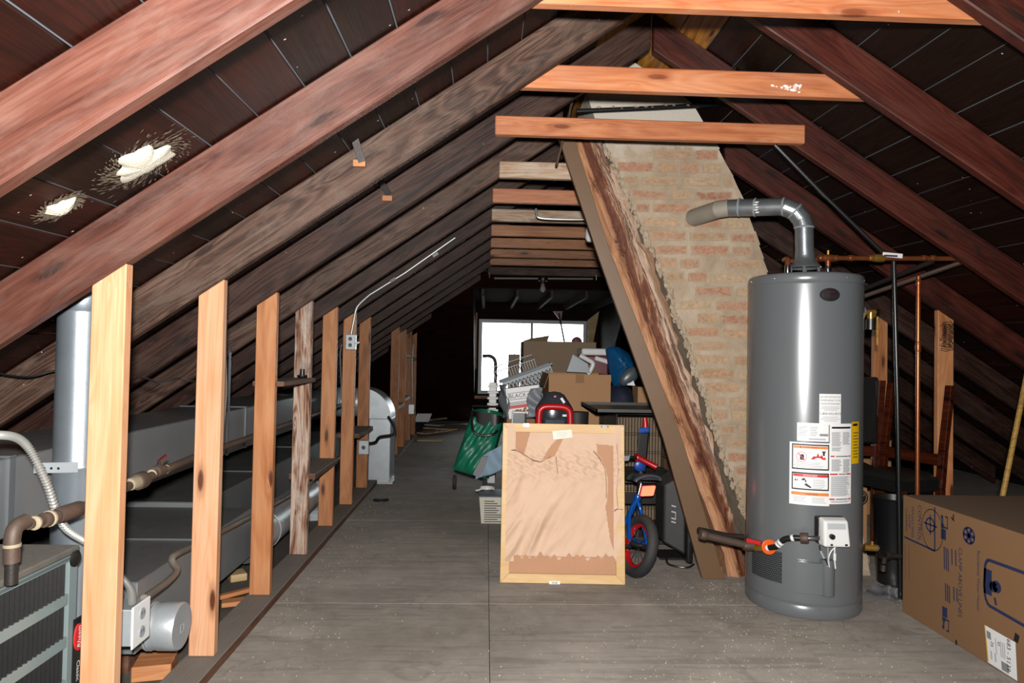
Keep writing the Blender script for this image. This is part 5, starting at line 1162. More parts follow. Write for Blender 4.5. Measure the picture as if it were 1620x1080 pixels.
# ------------------------------------------------------------------ framed picture seen from the back, leaning
FB0, FB1 = PZ(791, 920), PZ(988, 923.5); fw_ = (FB1-FB0).length; fyaw = math.atan2(FB1.y-FB0.y, FB1.x-FB0.x); fh = .772; flean = -.125
pf = thing('framed_picture', 'large framed picture leaning with its torn kraft paper back showing', 'picture frame', (FB0+FB1)/2, None, (flean, 0, fyaw))
FU = lambda x: (x-889.5)/196*fw_                      # pixel to local x
FVv = lambda y: (921-y)/253*fh                        # pixel to local z
rw_ = .044; W2 = fw_/2; FDp = .02
def rail(a, b_, c_, d_): 
    pts = [(x, -FDp, z) for x, z in (a, b_, c_, d_)]
    return MB().prism(pts, (0, FDp, 0)).build('frame_rail', 'framewood', pf, local=True, bevel=.002)
rail((-W2, 0), (W2, 0), (W2-rw_, rw_), (-W2+rw_, rw_)); rail((W2, 0), (W2, fh), (W2-rw_, fh-rw_), (W2-rw_, rw_)); rail((W2, fh), (-W2, fh), (-W2+rw_, fh-rw_), (W2-rw_, fh-rw_)); rail((-W2, fh), (-W2, 0), (-W2+rw_, rw_), (-W2+rw_, fh-rw_))
# corrugated board with real flutes
def flute(u, v): return V((lerp(-W2+rw_-.004, W2-rw_+.004, u), -.007-.0012*math.sin(u*2*math.pi*78), lerp(rw_-.004, fh-rw_+.004, v)))
MB().grid(312, 1, flute).build('backing_board', 'kraftboard', pf, True, local=True)
rk = random.Random(31)
def sm(a, b_, x): t = min(1, max(0, (x-a)/(b_-a))); return t*t*(3-2*t)
wob = [rk.uniform(0, 6.28) for _ in range(12)]
def paper_px(u, v): return lerp(799, 983, u), lerp(888, 670, v)
from mathutils import noise as mnoise
def paper(u, v):
    x, y = paper_px(u, v)
    # long diagonal folds from lower left to upper right, fading at the top
    s_ = (x-889)*.86+(y-780)*.5; q_ = (x-889)*-.5+(y-780)*.86; f = 1.3*(1-2*abs(mnoise.noise(V((s_*.042, q_*.009, 3.1)))))+.5*mnoise.noise(V((s_*.11, q_*.02, 7.7)))+.25*mnoise.noise(V((x*.09, y*.09, 1.3)))-.8
    am = .011*(sm(690, 800, y)*(.35+.65*sm(940, 810, x)))
    f2 = (math.sin(x*.19+y*.11+wob[3])*math.sin(x*.07-y*.23+wob[4])+.6*math.sin(x*.43-y*.31+wob[5])*math.sin(y*.37+wob[6]))
    am2 = .006*math.exp(-((y-735)/26)**2)
    fold = -.014*math.exp(-((x-(868-(y-800)*.42))/5.5)**2)*sm(790, 850, y)*sm(885, 855, y) + .012*math.exp(-((x-(880-(y-800)*.42))/7)**2)*sm(790, 850, y)
    rim = min((x-799), (983-x), 20)/20
    out = -.021-.006*rim*0 - max(0, (f+1.2)*am) - (f2+1)*am2 + fold*.6
    edge = min(u, 1-u)*184
    base_ = lerp(-.0205, -.012, sm(8, 26, edge)) if y < 880 else -.02
    return V((FU(x), base_-max(0, (f+1.2)*am)-(f2+1)*am2+fold*.6, FVv(y)))
def tri(px, py, T):
    n = len(T); ins = False; j = n-1
    for i in range(n):
        if ((T[i][1] > py) != (T[j][1] > py)) and (px < (T[j][0]-T[i][0])*(py-T[i][1])/(T[j][1]-T[i][1]+1e-9)+T[i][0]): ins = not ins
        j = i
    return ins
HO = [[(812, 680), (836, 681), (826, 719), (816, 714), (812, 708)], [(880, 692), (890, 690), (876, 720), (855, 728), (866, 708)], [(943, 700), (970, 702), (970, 870), (964, 850), (957, 800), (960, 790), (961, 755), (955, 735), (945, 722)]]
def pmask(u, v):
    x, y = paper_px(u, v)
    if y > 879+4*math.sin(x*.21+1)*math.sin(x*.083)+2.5*math.sin(x*.55): return x < 812 or x > 978
    if any(tri(x, y, H) for H in HO): return False
    if x > 975 and 770 < y: return math.sin(y*.13)+.5*math.sin(y*.31) < .1
    return True
MB().grid(150, 170, paper, pmask).build('kraft_paper', 'kraft', pf, True, local=True)
# torn curls of paper
def curl(pts, wid, lift, nm='paper_curl'):
    P = [(FU(x), FVv(y)) for x, y in pts]; b = MB(); n = len(P)
    vs = []
    for i, (x, z) in enumerate(P):
        for j in range(5):
            t = j/4; a_ = t*2.2; vs.append(V((x+wid*math.sin(a_)*.8, -.022-lift*(1-math.cos(a_)), z+.004*math.sin(i*2.1+j))))
    b.add(vs, [(i*5+j, i*5+j+1, (i+1)*5+j+1, (i+1)*5+j) for i in range(n-1) for j in range(4)]); b.build(nm, 'kraft', pf, True, local=True)
curl([(803, 712), (812, 712), (822, 718), (838, 728), (850, 730), (866, 722)], .012, .010)
curl([(875, 722), (876, 735), (878, 748)], .012, .012); curl([(940, 712), (950, 722), (958, 738), (960, 760), (960, 785)], -.012, .012); curl([(973, 700), (975, 740), (972, 775), (974, 800)], .010, .009); curl([(966, 806), (972, 802), (980, 804)], .016, .014)
for x in (829, 956):
    hx, hz = FU(x), FVv(671); hg = MB().box((hx-.012, -.0235, hz-.007), (hx+.012, -.0205, hz+.007)).build('hanger', 'chrome', pf, local=True)
    for s in (-1, 1): MB().box((hx+s*.012-.007, -.0225, hz-.005), (hx+s*.012+.007, -.0205, hz+.004)).build('hanger_tab', 'greydark', hg, local=True)
lq = [(871, 680), (902, 677), (904, 690), (873, 694)]
MB().add([V((FU(x), -.031, FVv(y))) for x, y in lq], [(0, 1, 2, 3)]).build('paper_label', plain('cream_label', 'f1ead6', .5), pf, local=True, solid=.0006)
b = MB()
for i in range(3): b.box((FU(878), -.0318, FVv(683+3*i)), (FU(896-2*i), -.0316, FVv(682.4+3*i)))
b.build('label_print', 'inklight', pf, local=True)
sk = MB().box((FU(868.5), -FDp-.001, FVv(922.5)), (FU(885.5), -FDp-.0004, FVv(917.0))).build('number_sticker', 'paper', pf, local=True)
text_on(MB(), '5468', .014, lambda a_, b2: V((FU(877)+a_, -FDp-.0016, FVv(919.8)+b2))).build('lettering', 'ink', sk, local=True)
# ------------------------------------------------------------------ wire pet crate with tray
KX0, KX1, KY0, KY1, KZ = .775, 1.20, 4.0, 4.60, .775
kr = thing('wire_crate', 'black wire pet crate standing behind the framed picture', 'crate', ((KX0+KX1)/2, (KY0+KY1)/2, 0))
def wires(name, segs, r=.0016, n=5):
    b = MB()
    for a_, c_ in segs: b.tube([a_, c_], r, n, False)
    return b.build(name, 'black', kr)
for nm, Y_ in (('front_panel', KY0), ('back_panel', KY1)):
    segs = [((lerp(KX0, KX1, i/24), Y_, .02), (lerp(KX0, KX1, i/24), Y_, KZ)) for i in range(25)]+[((KX0, Y_, .02+(KZ-.02)*j/7), (KX1, Y_, .02+(KZ-.02)*j/7)) for j in range(8)]
    tag(wires(nm, segs), kind='stuff')
for nm, X_ in (('side_panel', KX0), ('side_panel', KX1)):
    segs = [((X_, lerp(KY0, KY1, i/26), .02), (X_, lerp(KY0, KY1, i/26), KZ)) for i in range(27)]+[((X_, KY0, .02+(KZ-.02)*j/7), (X_, KY1, .02+(KZ-.02)*j/7)) for j in range(8)]
    tag(wires(nm, segs), kind='stuff')
b = MB()
for x in (KX0, KX1):
    for y in (KY0, KY1): b.tube([(x, y, 0), (x, y, KZ)], .005, 8)
for z in (.02, KZ):
    b.tube([(KX0, KY0, z), (KX1, KY0, z), (KX1, KY1, z), (KX0, KY1, z)], .005, 8, closed=True)
b.build('frame', 'black', kr, True); MB().box((KX0+.01, KY0+.01, .022), (KX1-.01, KY1-.01, .032)).build('floor_pan', 'blackmatte', kr)
MB().box((KX0+.012, KY0+.02, .37), (KX1-.012, KY1-.02, .385)).build('shelf', 'blackmatte', kr); b = MB().box((KX0+.01, KY0-.012, .255), (KX1-.01, KY0-.004, .32)); b.build('door_latch_bar', 'black', kr)
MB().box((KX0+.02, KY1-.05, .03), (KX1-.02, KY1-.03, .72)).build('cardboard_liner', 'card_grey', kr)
b = MB().box((KX0-.13, KY0-.04, KZ+.006), (KX1+.12, KY1, KZ+.014))
for lo, hi in (((KX0-.13, KY0-.04), (KX1+.12, KY0-.032)), ((KX0-.13, KY1-.008), (KX1+.12, KY1)), ((KX0-.13, KY0-.04), (KX0-.122, KY1)), ((KX1+.112, KY0-.04), (KX1+.12, KY1))): b.box((lo[0], lo[1], KZ+.006), (hi[0], hi[1], KZ+.032))
tag(b.build('crate_tray', 'tray', None), 'dusty black plastic tray lying on top of the wire crate', 'tray')
# ------------------------------------------------------------------ children's bicycle
RWp = PZ(1012, 917); wr = .158
bk_yaw = math.radians(-62)     # heading measured from +X towards +Y (points away and to the left)
hd = V((math.cos(math.radians(100)), math.sin(math.radians(100)), 0))
bike = thing('childrens_bicycle', 'small blue and red childrens bicycle with black tyres beside the framed picture', 'bicycle', (RWp.x+.03, RWp.y+.02, 0), None, (math.radians(0), 0, 0))
O = V((RWp.x-.035, RWp.y+.05, 0)); lean = V((.10, 0, 1)).normalized()
fwd = V((-.28, .96, 0)).normalized(); sd_ = fwd.cross(V((0, 0, 1))).normalized(); upb = (V((0, 0, 1))+sd_*.27).normalized(); fwd = fwd
def B_(f, s, h): return O+fwd*f+sd_*s+upb*h
def wheel(f, nm):
    c_ = B_(f, 0, wr); axd = sd_.copy(); axd = (sd_-upb*sd_.dot(upb)).normalized(); e1 = fwd; e2 = upb
    def torus(R, r, nn=36, m2=10, sq=1.0): 
        vs = []; fs = []
        for i in range(nn):
            a_ = 2*math.pi*i/nn; d_ = e1*math.cos(a_)+e2*math.sin(a_)
            for j in range(m2):
                b2 = 2*math.pi*j/m2; k2 = r*(1+.05*((i+j) % 2)) if sq > 1 else r
                vs.append(c_+d_*(R+k2*math.cos(b2))+axd*(k2*sq*math.sin(b2)))
        for i in range(nn): fs += [(i*m2+j, i*m2+(j+1) % m2, ((i+1) % nn)*m2+(j+1) % m2, ((i+1) % nn)*m2+j) for j in range(m2)]
        return MB().add(vs, fs)
    ty = torus(wr-.026, .026, 44, 10, 1.12).build('tyre', 'rubber', bike, True)
    rim = torus(wr-.054, .011, 36, 8, 1.3); rm_ = rim.build('rim', 'red', bike, True)
    b = MB(); 
    for i in range(14): a_ = 2*math.pi*i/14; b.tube([c_+(e1*math.cos(a_)+e2*math.sin(a_))*.016, c_+(e1*math.cos(a_+.2)+e2*math.sin(a_+.2))*(wr-.06)], .0012, 4, False)
    b.build('spokes', 'chrome', rm_); MB().tube([c_-axd*.055, c_+axd*.055], .014, 12).build('hub', 'black', bike, True)
    return c_
wr_c = wheel(0, 'rear'); wf_c = wheel(.56, 'front')
seat_t = B_(.12, 0, .47); bb = B_(.20, 0, .15); head = B_(.42, 0, .42)
for pts_, r_ in (([wr_c+sd_*.05, B_(.10, .035, .30), seat_t-upb*.10], .010), ([wr_c-sd_*.05, B_(.10, -.035, .30), seat_t-upb*.10], .010), ([wr_c+sd_*.05, bb+sd_*.03], .010), ([wr_c-sd_*.05, bb-sd_*.03], .010)):
    MB().tube(bez(pts_, 5) if len(pts_) > 2 else pts_, r_, 10).build('stay', 'blue', bike, True)
MB().tube([bb, seat_t-upb*.08], .015, 12).build('seat_tube', 'blue', bike, True); MB().tube(bez([bb, B_(.30, 0, .22), head], 6), .019, 12).build('down_tube', 'blue', bike, True)
MB().tube([seat_t-upb*.1, seat_t-upb*.01], .011, 10).build('seat_post', 'chrome', bike, True); ring_at(seat_t-upb*.085, upb, .019, .03, 'seat_clamp', 'blue', bike)
b = MB(); 
def sadl(u, v):
    t = u; wdt = lerp(.075, .022, sm(0, .8, t)); a_ = (v-.5)*math.pi
    return seat_t+fwd*(t-.35)*.2+sd_*math.sin(a_)*wdt+upb*(.03*math.cos(a_)+.012*math.cos(t*3))
b.grid(12, 10, sadl); b.build('saddle', 'greydark', bike, True, solid=.012)
rl_ = seat_t-fwd*.085-upb*.035
tl = MB().obox(rl_, sd_*.036, fwd*.008, upb*.026).build('glowing_reflector', 'reflectorglow', bike, bevel=.006)
MB().obox(rl_+fwd*.012, sd_*.04, fwd*.006, upb*.03).build('reflector_glow_rim', 'red', bike, bevel=.004)  # red rim stands in for the edge of the reflector's glow
MB().obox(B_(.12, -.055, .16), fwd*.12, sd_*.004, upb*.03).build('chain_guard', 'red', bike, bevel=.004)
MB().lathe([(.04, 0), (.04, .006), (.01, .008)], bb-sd_*.05, -sd_, 20).build('chain_ring', 'chrome', bike, True)
MB().tube([bb-sd_*.03, bb-sd_*.075, bb-sd_*.08+fwd*.03-upb*.07], .008, 8).build('crank', 'chrome', bike, True); MB().tube([bb+sd_*.03, bb+sd_*.075, bb+sd_*.08-fwd*.03+upb*.07], .008, 8).build('crank', 'chrome', bike, True)
MB().obox(bb-sd_*.12+fwd*.03-upb*.07, sd_*.035, fwd*.025, upb*.01).build('pedal', 'black', bike, bevel=.004); MB().obox(bb+sd_*.12-fwd*.03+upb*.07, sd_*.035, fwd*.025, upb*.01).build('pedal', 'black', bike, bevel=.004)
for s in (-1, 1): MB().tube([wf_c+sd_*.05*s, B_(.53, .045*s, .27), B_(.46, .02*s, .34), head-upb*.02], .011, 10).build('fork_blade', 'blue', bike, True)
MB().tube([head-upb*.05, head+upb*.05], .021, 12).build('head_tube', 'blue', bike, True); MB().tube([head+upb*.05, head+upb*.13-fwd*.05], .013, 10).build('stem', 'greydark', bike, True)
h0 = head+upb*.12-fwd*.05
MB().obox(h0+upb*.02, sd_*.03, fwd*.02, upb*.016).build('stem_clamp', 'greyplastic', bike, bevel=.006)
MB().tube(bez([h0-sd_*.02+upb*.02, h0-sd_*.06+upb*.04, h0-sd_*.10+upb*.12, h0-sd_*.10+upb*.16, h0-sd_*.15+upb*.17], 5), .011, 10).build('handlebar', 'black', bike, True); MB().tube(bez([h0+sd_*.02+upb*.02, h0+sd_*.05+upb*.02, h0+sd_*.09+upb*.02], 4), .011, 10).build('handlebar', 'black', bike, True)
MB().tube([h0+sd_*.08+upb*.02, h0+sd_*.085+upb*.02, h0+sd_*.10+upb*.015-fwd*.01, h0+sd_*.19-upb*.03-fwd*.06], [.024, .024, .016, .016], 12).build('grip', 'red', bike, True); MB().tube([h0-sd_*.11+upb*.17, h0-sd_*.115+upb*.17, h0-sd_*.13+upb*.175, h0-sd_*.2+upb*.19], [.022, .022, .016, .014], 12).build('grip', 'red', bike, True)
for s in (-1, 1):  # stabilisers' stub and footrest
    MB().tube([wr_c+sd_*.05*s, wr_c+sd_*.09*s], .012, 10).build('axle_nut', 'black', bike, True)
# tall blue and black scooter column behind the bicycle
sc0 = PY(1013, 745, 3.966); sct = thing('scooter', 'folded scooter column, black with blue clamp and red top, against the crate', 'scooter', V((sc0.x, 3.945, 0)))
Ps = lambda x, y, Y_=3.945: PY(x, y, Y_)
MB().hexa([Ps(1004, 742), Ps(1022, 748), Ps(1022, 748, 3.988), Ps(1004, 742, 3.988), Ps(1011, 684), Ps(1027, 684), Ps(1027, 684, 3.988), Ps(1011, 684, 3.988)]).build('column', 'black', sct, bevel=.008)
MB().hexa([Ps(1010, 686), Ps(1028, 684), Ps(1028, 684, 3.99), Ps(1010, 686, 3.99), Ps(1011, 676), Ps(1028, 675), Ps(1028, 675, 3.99), Ps(1011, 676, 3.99)]).build('clamp', 'bluedark', sct, bevel=.008)
MB().tube([Ps(1021, 677, 3.966), Ps(1021, 669, 3.966), Ps(1020, 660, 3.966)], [.02, .016, .012], 12).build('grip', 'red', sct, True)
MB().lathe([(.03, 0), (.034, .004), (.03, .008), (.01, .011)], Ps(1012, 736, 3.946), (0, -1, 0), 18).build('hub_cap', 'bluedark', sct, True)
sb_ = Ps(1014, 744, 3.966); MB().tube([sb_, V((sb_.x-.02, 3.945, .07))], .016, 10).build('lower_tube', 'blackmatte', sct, True); MB().box((sb_.x-.08, 3.94, .03), (sb_.x+.04, 3.99, .07)).build('deck', 'blackmatte', sct, bevel=.006)
for dx in (-.06, .02): MB().lathe([(.032, 0), (.034, .006), (.034, .018), (.032, .024)], (sb_.x+dx, 3.95, .034), (0, 1, 0), 20).build('wheel', 'rubber', sct, True)
# ------------------------------------------------------------------ flat television standing on end
tvb = PZ(1097, 893); tvt = PY(1095, 742, tvb.y)
tv = thing('television', 'black flat television standing on its end with its back towards the bicycle', 'television', (tvb.x-.05, tvb.y+.2, 0))
tw = .075; tz = tvt.z; ty0 = tvb.y; ty1 = ty0+.80; tx1 = tvb.x
def bx_(lo, hi, nm, m, bev=.006): return MB().box(lo, hi).build(nm, m, tv, bevel=bev)
bx_((tx1-.035, ty0, .0), (tx1, ty0+.30, tz), 'bezel', 'mirrorblack', .012)
MB().hexa([(tx1-.15, ty0+.06, .10), (tx1-.035, ty0+.03, .04), (tx1-.035, ty0+.28, .04), (tx1-.15, ty0+.25, .10), (tx1-.15, ty0+.06, tz-.10), (tx1-.035, ty0+.03, tz-.03), (tx1-.035, ty0+.28, tz-.03), (tx1-.15, ty0+.25, tz-.10)]).build('rear_housing', 'blackmatte', tv, bevel=.012)
tpn = MB().box((tx1-.028, ty0-.004, .12), (tx1-.006, ty0, tz-.12)).build('side_panel', 'blackmatte', tv, bevel=.002)
b = MB(); zz = .22
nt = [PY(1060, 850, ty0+.03)]
sl = V((tx1-.10, ty0+.043, .26))
text_on(MB(), 'THI', .075, lambda a_, b2: V((tx1-.09+b2*.95, ty0+.0435-(b2*.0), .27-a_)), shear=.25).build('lettering', 'inklight', tv)
for i in range(5): MB().box((tx1-.145, ty0+.07+.035*i, tz-.14), (tx1-.1505, ty0+.08+.035*i, .3)).build('vent_slot', 'black', tv)
MB().tube(bez([(tx1-.12, ty0+.1, .012), (tx1-.14, ty0-.02, .008), (tx1-.06, ty0-.07, .006), (tx1-.005, ty0-.02, .008)], 6), .006, 8).build('power_cord', 'black', tv, True)
MB().box((tx1-.16, ty0+.08, .0), (tx1-.03, ty0+.25, .012)).build('stand_foot', 'black', tv)
# ------------------------------------------------------------------ cartons and clutter behind
def carton(name, label, x0, x1, y0, y1, z0, z1, mat, flaps=False, rz=0.0, tape=False, group=None):
    c_ = V(((x0+x1)/2, (y0+y1)/2, z0)); t = thing(name, label, 'box', c_, group, (0, 0, rz)); w_, d_, h_ = (x1-x0)/2, (y1-y0)/2, z1-z0; tk = .006
    if flaps:
        b = MB().box((-w_, -d_, 0), (w_, -d_+tk, h_)); b.box((-w_, d_-tk, 0), (w_, d_, h_)); b.box((-w_, -d_+tk, 0), (-w_+tk, d_-tk, h_)); b.box((w_-tk, -d_+tk, 0), (w_, d_-tk, h_)); b.box((-w_+tk, -d_+tk, 0), (w_-tk, d_-tk, tk)); b.build('carton', mat, t, local=True)
    else: MB().box((-w_, -d_, 0), (w_, d_, h_)).build('carton', mat, t, local=True, bevel=.003)
    if tape: MB().box((-.03, -d_-.0006, h_-.06), (.03, -d_, h_)).build('tape', 'card_dark', t, local=True)
    return t, w_, d_, h_
by_, = (4.72,)
zt2 = PY(915, 592, by_).z
x0_, x1_ = PY(868, 620, by_).x, PY(966, 620, by_).x
t, w_, d_, h_ = carton('open_carton', 'open cardboard carton with spread flaps, topmost behind the framed picture', x0_, x1_, by_, by_+.5, .55, zt2, 'card', True, .0, True)
MB().add([(-w_+.17, d_, h_), (w_, d_, h_), (w_-.04, d_+.045, h_+.06), (-w_+.20, d_+.045, h_+.06)], [(0, 1, 2, 3)]).build('flap', 'card_dark', t, local=True, solid=.005)
MB().add([(-w_, -d_, h_), (-w_, d_, h_), (-w_-.03, d_-.02, h_-.09), (-w_-.03, -d_+.02, h_-.10)], [(0, 1, 2, 3)]).build('flap', 'card_dark', t, local=True, solid=.005)
MB().add([(w_, -d_, h_), (w_, d_, h_), (w_+.006, d_-.02, h_-.05), (w_+.006, -d_+.02, h_-.05)], [(0, 1, 2, 3)]).build('flap', 'card_dark', t, local=True, solid=.005)
carton('carton', 'brown carton carrying the open carton of clutter', x0_-.08, x1_+.02, by_, by_+.5, 0, .55, 'card_dark')
carton('carton', 'brown carton under the grey laundry basket', .15, x0_-.09, 4.75, 5.46, 0, PY(820, 662, 4.75).z, 'card_dark')
carton('carton', 'brown carton under the navy bag', x1_+.03, 1.45, 4.72, 5.25, 0, .72, 'card_dark')
xs0, xs1 = PY(828, 560, 5.72).x, PY(943, 560, 5.72).x
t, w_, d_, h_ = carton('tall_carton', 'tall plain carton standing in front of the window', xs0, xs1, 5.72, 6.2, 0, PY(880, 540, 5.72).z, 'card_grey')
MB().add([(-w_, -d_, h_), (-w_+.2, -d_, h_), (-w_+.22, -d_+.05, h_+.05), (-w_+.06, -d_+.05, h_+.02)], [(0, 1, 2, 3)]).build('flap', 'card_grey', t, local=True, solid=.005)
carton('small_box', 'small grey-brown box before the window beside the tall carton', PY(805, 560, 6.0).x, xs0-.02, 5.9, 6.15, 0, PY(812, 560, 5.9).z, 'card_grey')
p0, p1 = PY(1009, 625, 4.72), PY(1027, 625, 4.72)
carton('small_box', 'small torn cardboard box wedged against the brown board', p0.x, p1.x+.12, 4.72, 4.9, .722, PY(1015, 612, 4.72).z, 'card')
# things inside the open carton
gp_ = lambda x, y, Y_=4.95: PY(x, y, Y_)
b = MB().prism([gp_(896, 588), gp_(906, 560), gp_(930, 575), gp_(934, 590)], (0, .02, 0)); tag(b.build('bin_lid', 'greyplastic', None, bevel=.003), 'light grey plastic lid poking out of the open carton', 'lid')
b = MB().tube(bez([gp_(917, 562, 4.98), gp_(930, 569, 4.98), gp_(938, 575, 4.98), gp_(934, 586, 4.98), gp_(930, 592, 4.98)], 5), .018, 10); tag(b.build('plastic_hook', 'white', None, True), 'curved white plastic hook in the open carton', 'hook')
# cooler
cx0, cx1 = PY(921, 580, 5.3).x, PY(962, 580, 5.3).x; cz0, cz1, czl = .70, PY(940, 562, 5.3).z, PY(940, 551, 5.3).z
co = thing('cooler', 'maroon picnic cooler with white lid and swing handle behind the open carton', 'cooler', ((cx0+cx1)/2, 5.4, 0))
MB().box((cx0, 5.28, 0), (cx1, 5.56, cz0)).build('stand_box', 'card_dark', co); MB().box((cx0, 5.28, cz0), (cx1, 5.56, cz1)).build('cooler_body', 'maroon', co, bevel=.012); MB().box((cx0-.01, 5.27, cz1), (cx1+.01, 5.57, czl)).build('lid', 'white', co, bevel=.012)
MB().bar(PY(941, 566, 5.25), PY(964, 573, 5.25), .035, .02).build('swing_handle', 'white', co, bevel=.008)
# navy bag, blue bag, cushion, small things on the right of the pile
nx0, nx1, nz1 = x1_+.004, PY(1009, 625, 4.72).x-.002, PY(985, 612, 4.95).z+.006
rn = random.Random(14)
b = MB().sphere(((nx0+nx1)/2, 4.92, (.72+nz1)/2), ((nx1-nx0)*.62, .17, (nz1-.72)*.66), 24, 16, lambda d: .97+.04*math.sin(5*d.x+3*d.z))
b.v = [V((max(nx0, min(nx1, p.x)), p.y, max(.72, min(nz1, p.z)))) for p in b.v]
tag(b.build('navy_bag', 'navy', None, True), 'soft navy fabric bag beside the open carton', 'bag')
def pillow(poly, Y_, dep, name, mat, lab, cat, seed=1):
    """soft closed bag with the given outline, bulging front and back"""
    rr = random.Random(seed); P = [PY(x, y, Y_) for x, y in poly]
    P = [p for q in range(len(P)) for p in (P[q], P[q].lerp(P[(q+1) % len(P)], .33), P[q].lerp(P[(q+1) % len(P)], .67))]; n = len(P); c_ = sum(P, V((0, 0, 0)))/n
    b = MB(); vs = []; rings = [1, .93, .8, .62, .4, .2]
    for sgn in (-1, 1):
        for k_, s_ in enumerate(rings):
            for p in P: vs.append(c_+(p-c_)*s_+V((0, sgn*dep*(1-s_**2.2)*rr.uniform(.8, 1.1)+sgn*dep*.04, 0)))
        vs.append(c_+V((0, sgn*dep, 0)))
    fs = []; m_ = len(rings)*n+1
    for h in (0, 1):
        o_ = h*m_
        for k_ in range(len(rings)-1): fs += [(o_+k_*n+i, o_+k_*n+(i+1) % n, o_+(k_+1)*n+(i+1) % n, o_+(k_+1)*n+i) for i in range(n)]
        fs += [(o_+(len(rings)-1)*n+i, o_+(len(rings)-1)*n+(i+1) % n, o_+m_-1) for i in range(n)]
    fs += [(i, m_+i, m_+(i+1) % n, (i+1) % n) for i in range(n)]
    b.add(vs, fs); o = b.build(name, mat, None, True); md = o.modifiers.new('soft', 'SUBSURF'); md.levels = 1; md.render_levels = 1
    return tag(o, lab, cat)
pillow([(958, 552), (968, 547), (980, 549), (1000, 562), (1008, 571), (1007, 582), (992, 603), (984, 613), (970, 611), (964, 590)], 4.95, .11, 'blue_bag', 'bluebag', 'shiny blue plastic bag draped over the navy bag', 'bag', 3)
cq = PY(996, 595, 4.68); b = MB().sphere(cq, (.085, .03, .05), 18, 10); R3 = Matrix.Rotation(-.75, 3, 'Y'); b.v = [R3 @ (p-cq)+cq for p in b.v]
tag(b.build('grey_pad', 'greydark', None, True), 'grey oval pad hanging over the blue bag', 'pad')
b = MB().prism([PY(992, 609, 4.66), PY(999, 594, 4.66), PY(1005, 610, 4.66)], (0, .006, 0)); tag(b.build('white_card', 'paper', None), 'small white triangular card tucked beside the grey pad', 'card')
# laundry basket, wrapped toaster oven carton, dish rack
bc = PY(838, 592, 5.345); tl_ = .36
lb = thing('laundry_basket', 'tilted grey plastic laundry basket with slotted sides', 'basket', bc-V((0, 0, .08)), None, (0, -tl_, 0))
bw, bh_, bdp = .195, .10, .095; zbt = -.15
MB().tube([(-bw-.015, -bdp, .1), (bw+.015, -bdp, .1), (bw+.015, bdp, .1), (-bw-.015, bdp, .1)], .011, 8, closed=True).build('rim', 'greyplastic', lb, local=True)
for s in (-1, 1):
    b = MB(); y_ = s*bdp*.97
    b.box((-bw, y_-.003, zbt), (bw, y_+.003, zbt+.03)); b.box((-bw, y_-.003, -.075), (bw, y_+.003, -.06)); b.box((-bw, y_-.003, .06), (bw, y_+.003, .1))
    b.box((-bw, y_-.003, -.005), (bw, y_+.003, .01))
    for i in range(13): x = lerp(-bw+.01, bw-.01, i/12); b.box((x-.0045, y_-.003, zbt), (x+.0045, y_+.003, .07))
    b.build('slotted_side', 'greyplastic', lb, local=True)
    MB().box((s*bw-.003, -bdp, zbt), (s*bw+.003, bdp, .1)).build('end_panel', 'greyplastic', lb, local=True)
MB().box((-bw, -bdp, zbt-.005), (bw, bdp, zbt+.002)).build('basket_floor', 'greyplastic', lb, local=True)
tc0 = PY(825, 635, 4.72); tc = thing('wrapped_carton', 'bubble-wrapped white appliance carton with red band and food picture', 'box', tc0-V((0, 0, .07)), None, (0, -.14, 0))
MB().box((-.09, 0, -.04), (.14, .12, .17)).build('carton', 'paper', tc, local=True)
text_on(MB(), 'BLACK+', .04, lambda a_, b2: V((-.0+a_, -.001, .112+b2))).build('lettering', 'ink', tc, local=True)
b = MB()
for r_ in ((-.078, .088, .075, .091), (-.078, .133, .075, .136), (-.078, .088, -.075, .136)): b.box((r_[0], -.0012, r_[1]), (r_[2], -.0008, r_[3]))
for i in range(2): b.box((-.07, -.0012, .066-.011*i), (.07, -.0008, .070-.011*i))
b.build('brand_frame', 'ink', tc, local=True); MB().box((-.085, -.0015, .028), (.09, -.0008, .05)).build('red_band', 'inkred', tc, local=True)
b = MB(); 
for i in range(26): xx, zz_ = rn.uniform(-.06, .08), rn.uniform(-.035, .024); b.lathe([(.009, 0), (.0, .0015)], (xx, -.0008, zz_), (0, -1, 0), 7, False)
b.build('food_picture', plain('food_print', 'b07a3a', .6, 0, .6, 40), tc, local=True)
def wrapf(u, v):
    a_ = lerp(-2.6, .2, u); x = -.035+.115*math.cos(math.pi/2+a_*.9)*1.0; 
    return V((lerp(-.135, -.085, u)+.012*math.sin(9*v+4*u), lerp(.12, -.018, u)+.008*math.sin(13*v), lerp(-.036, .2, v)))
MB().grid(10, 16, wrapf).build('bubble_wrap', 'wrap', tc, True, local=True, solid=.006)
MB().grid(10, 16, lambda u, v: V((lerp(.075, .16, u)+.012*math.sin(7*v)-.05*(1-v)*(1-u), -.02-.01*math.sin(10*v+5*u), lerp(-.045, .15, v)))).build('bubble_wrap', 'wrap', tc, True, local=True, solid=.006)
dr0 = PY(816, 578, 5.5); dk = thing('dish_rack', 'tilted white wire dish rack behind the laundry basket', 'rack', dr0-V((0, 0, .05)), None, (.25, -.33, 0))
b = MB()
for i in range(17): x = lerp(-.17, .17, i/16); b.tube([(x, 0, -.09), (x, 0, .05), (x, .16, .05)], .003, 6)
tag(b.build('rack_wires', 'white', dk, local=True), kind='stuff'); b = MB()
for z in (-.09, .05): b.tube([(-.175, 0, z), (.175, 0, z)], .0045, 6)
b.tube([(-.175, .16, .05), (.175, .16, .05)], .0045, 6); b.build('rack_rim', 'white', dk, local=True)
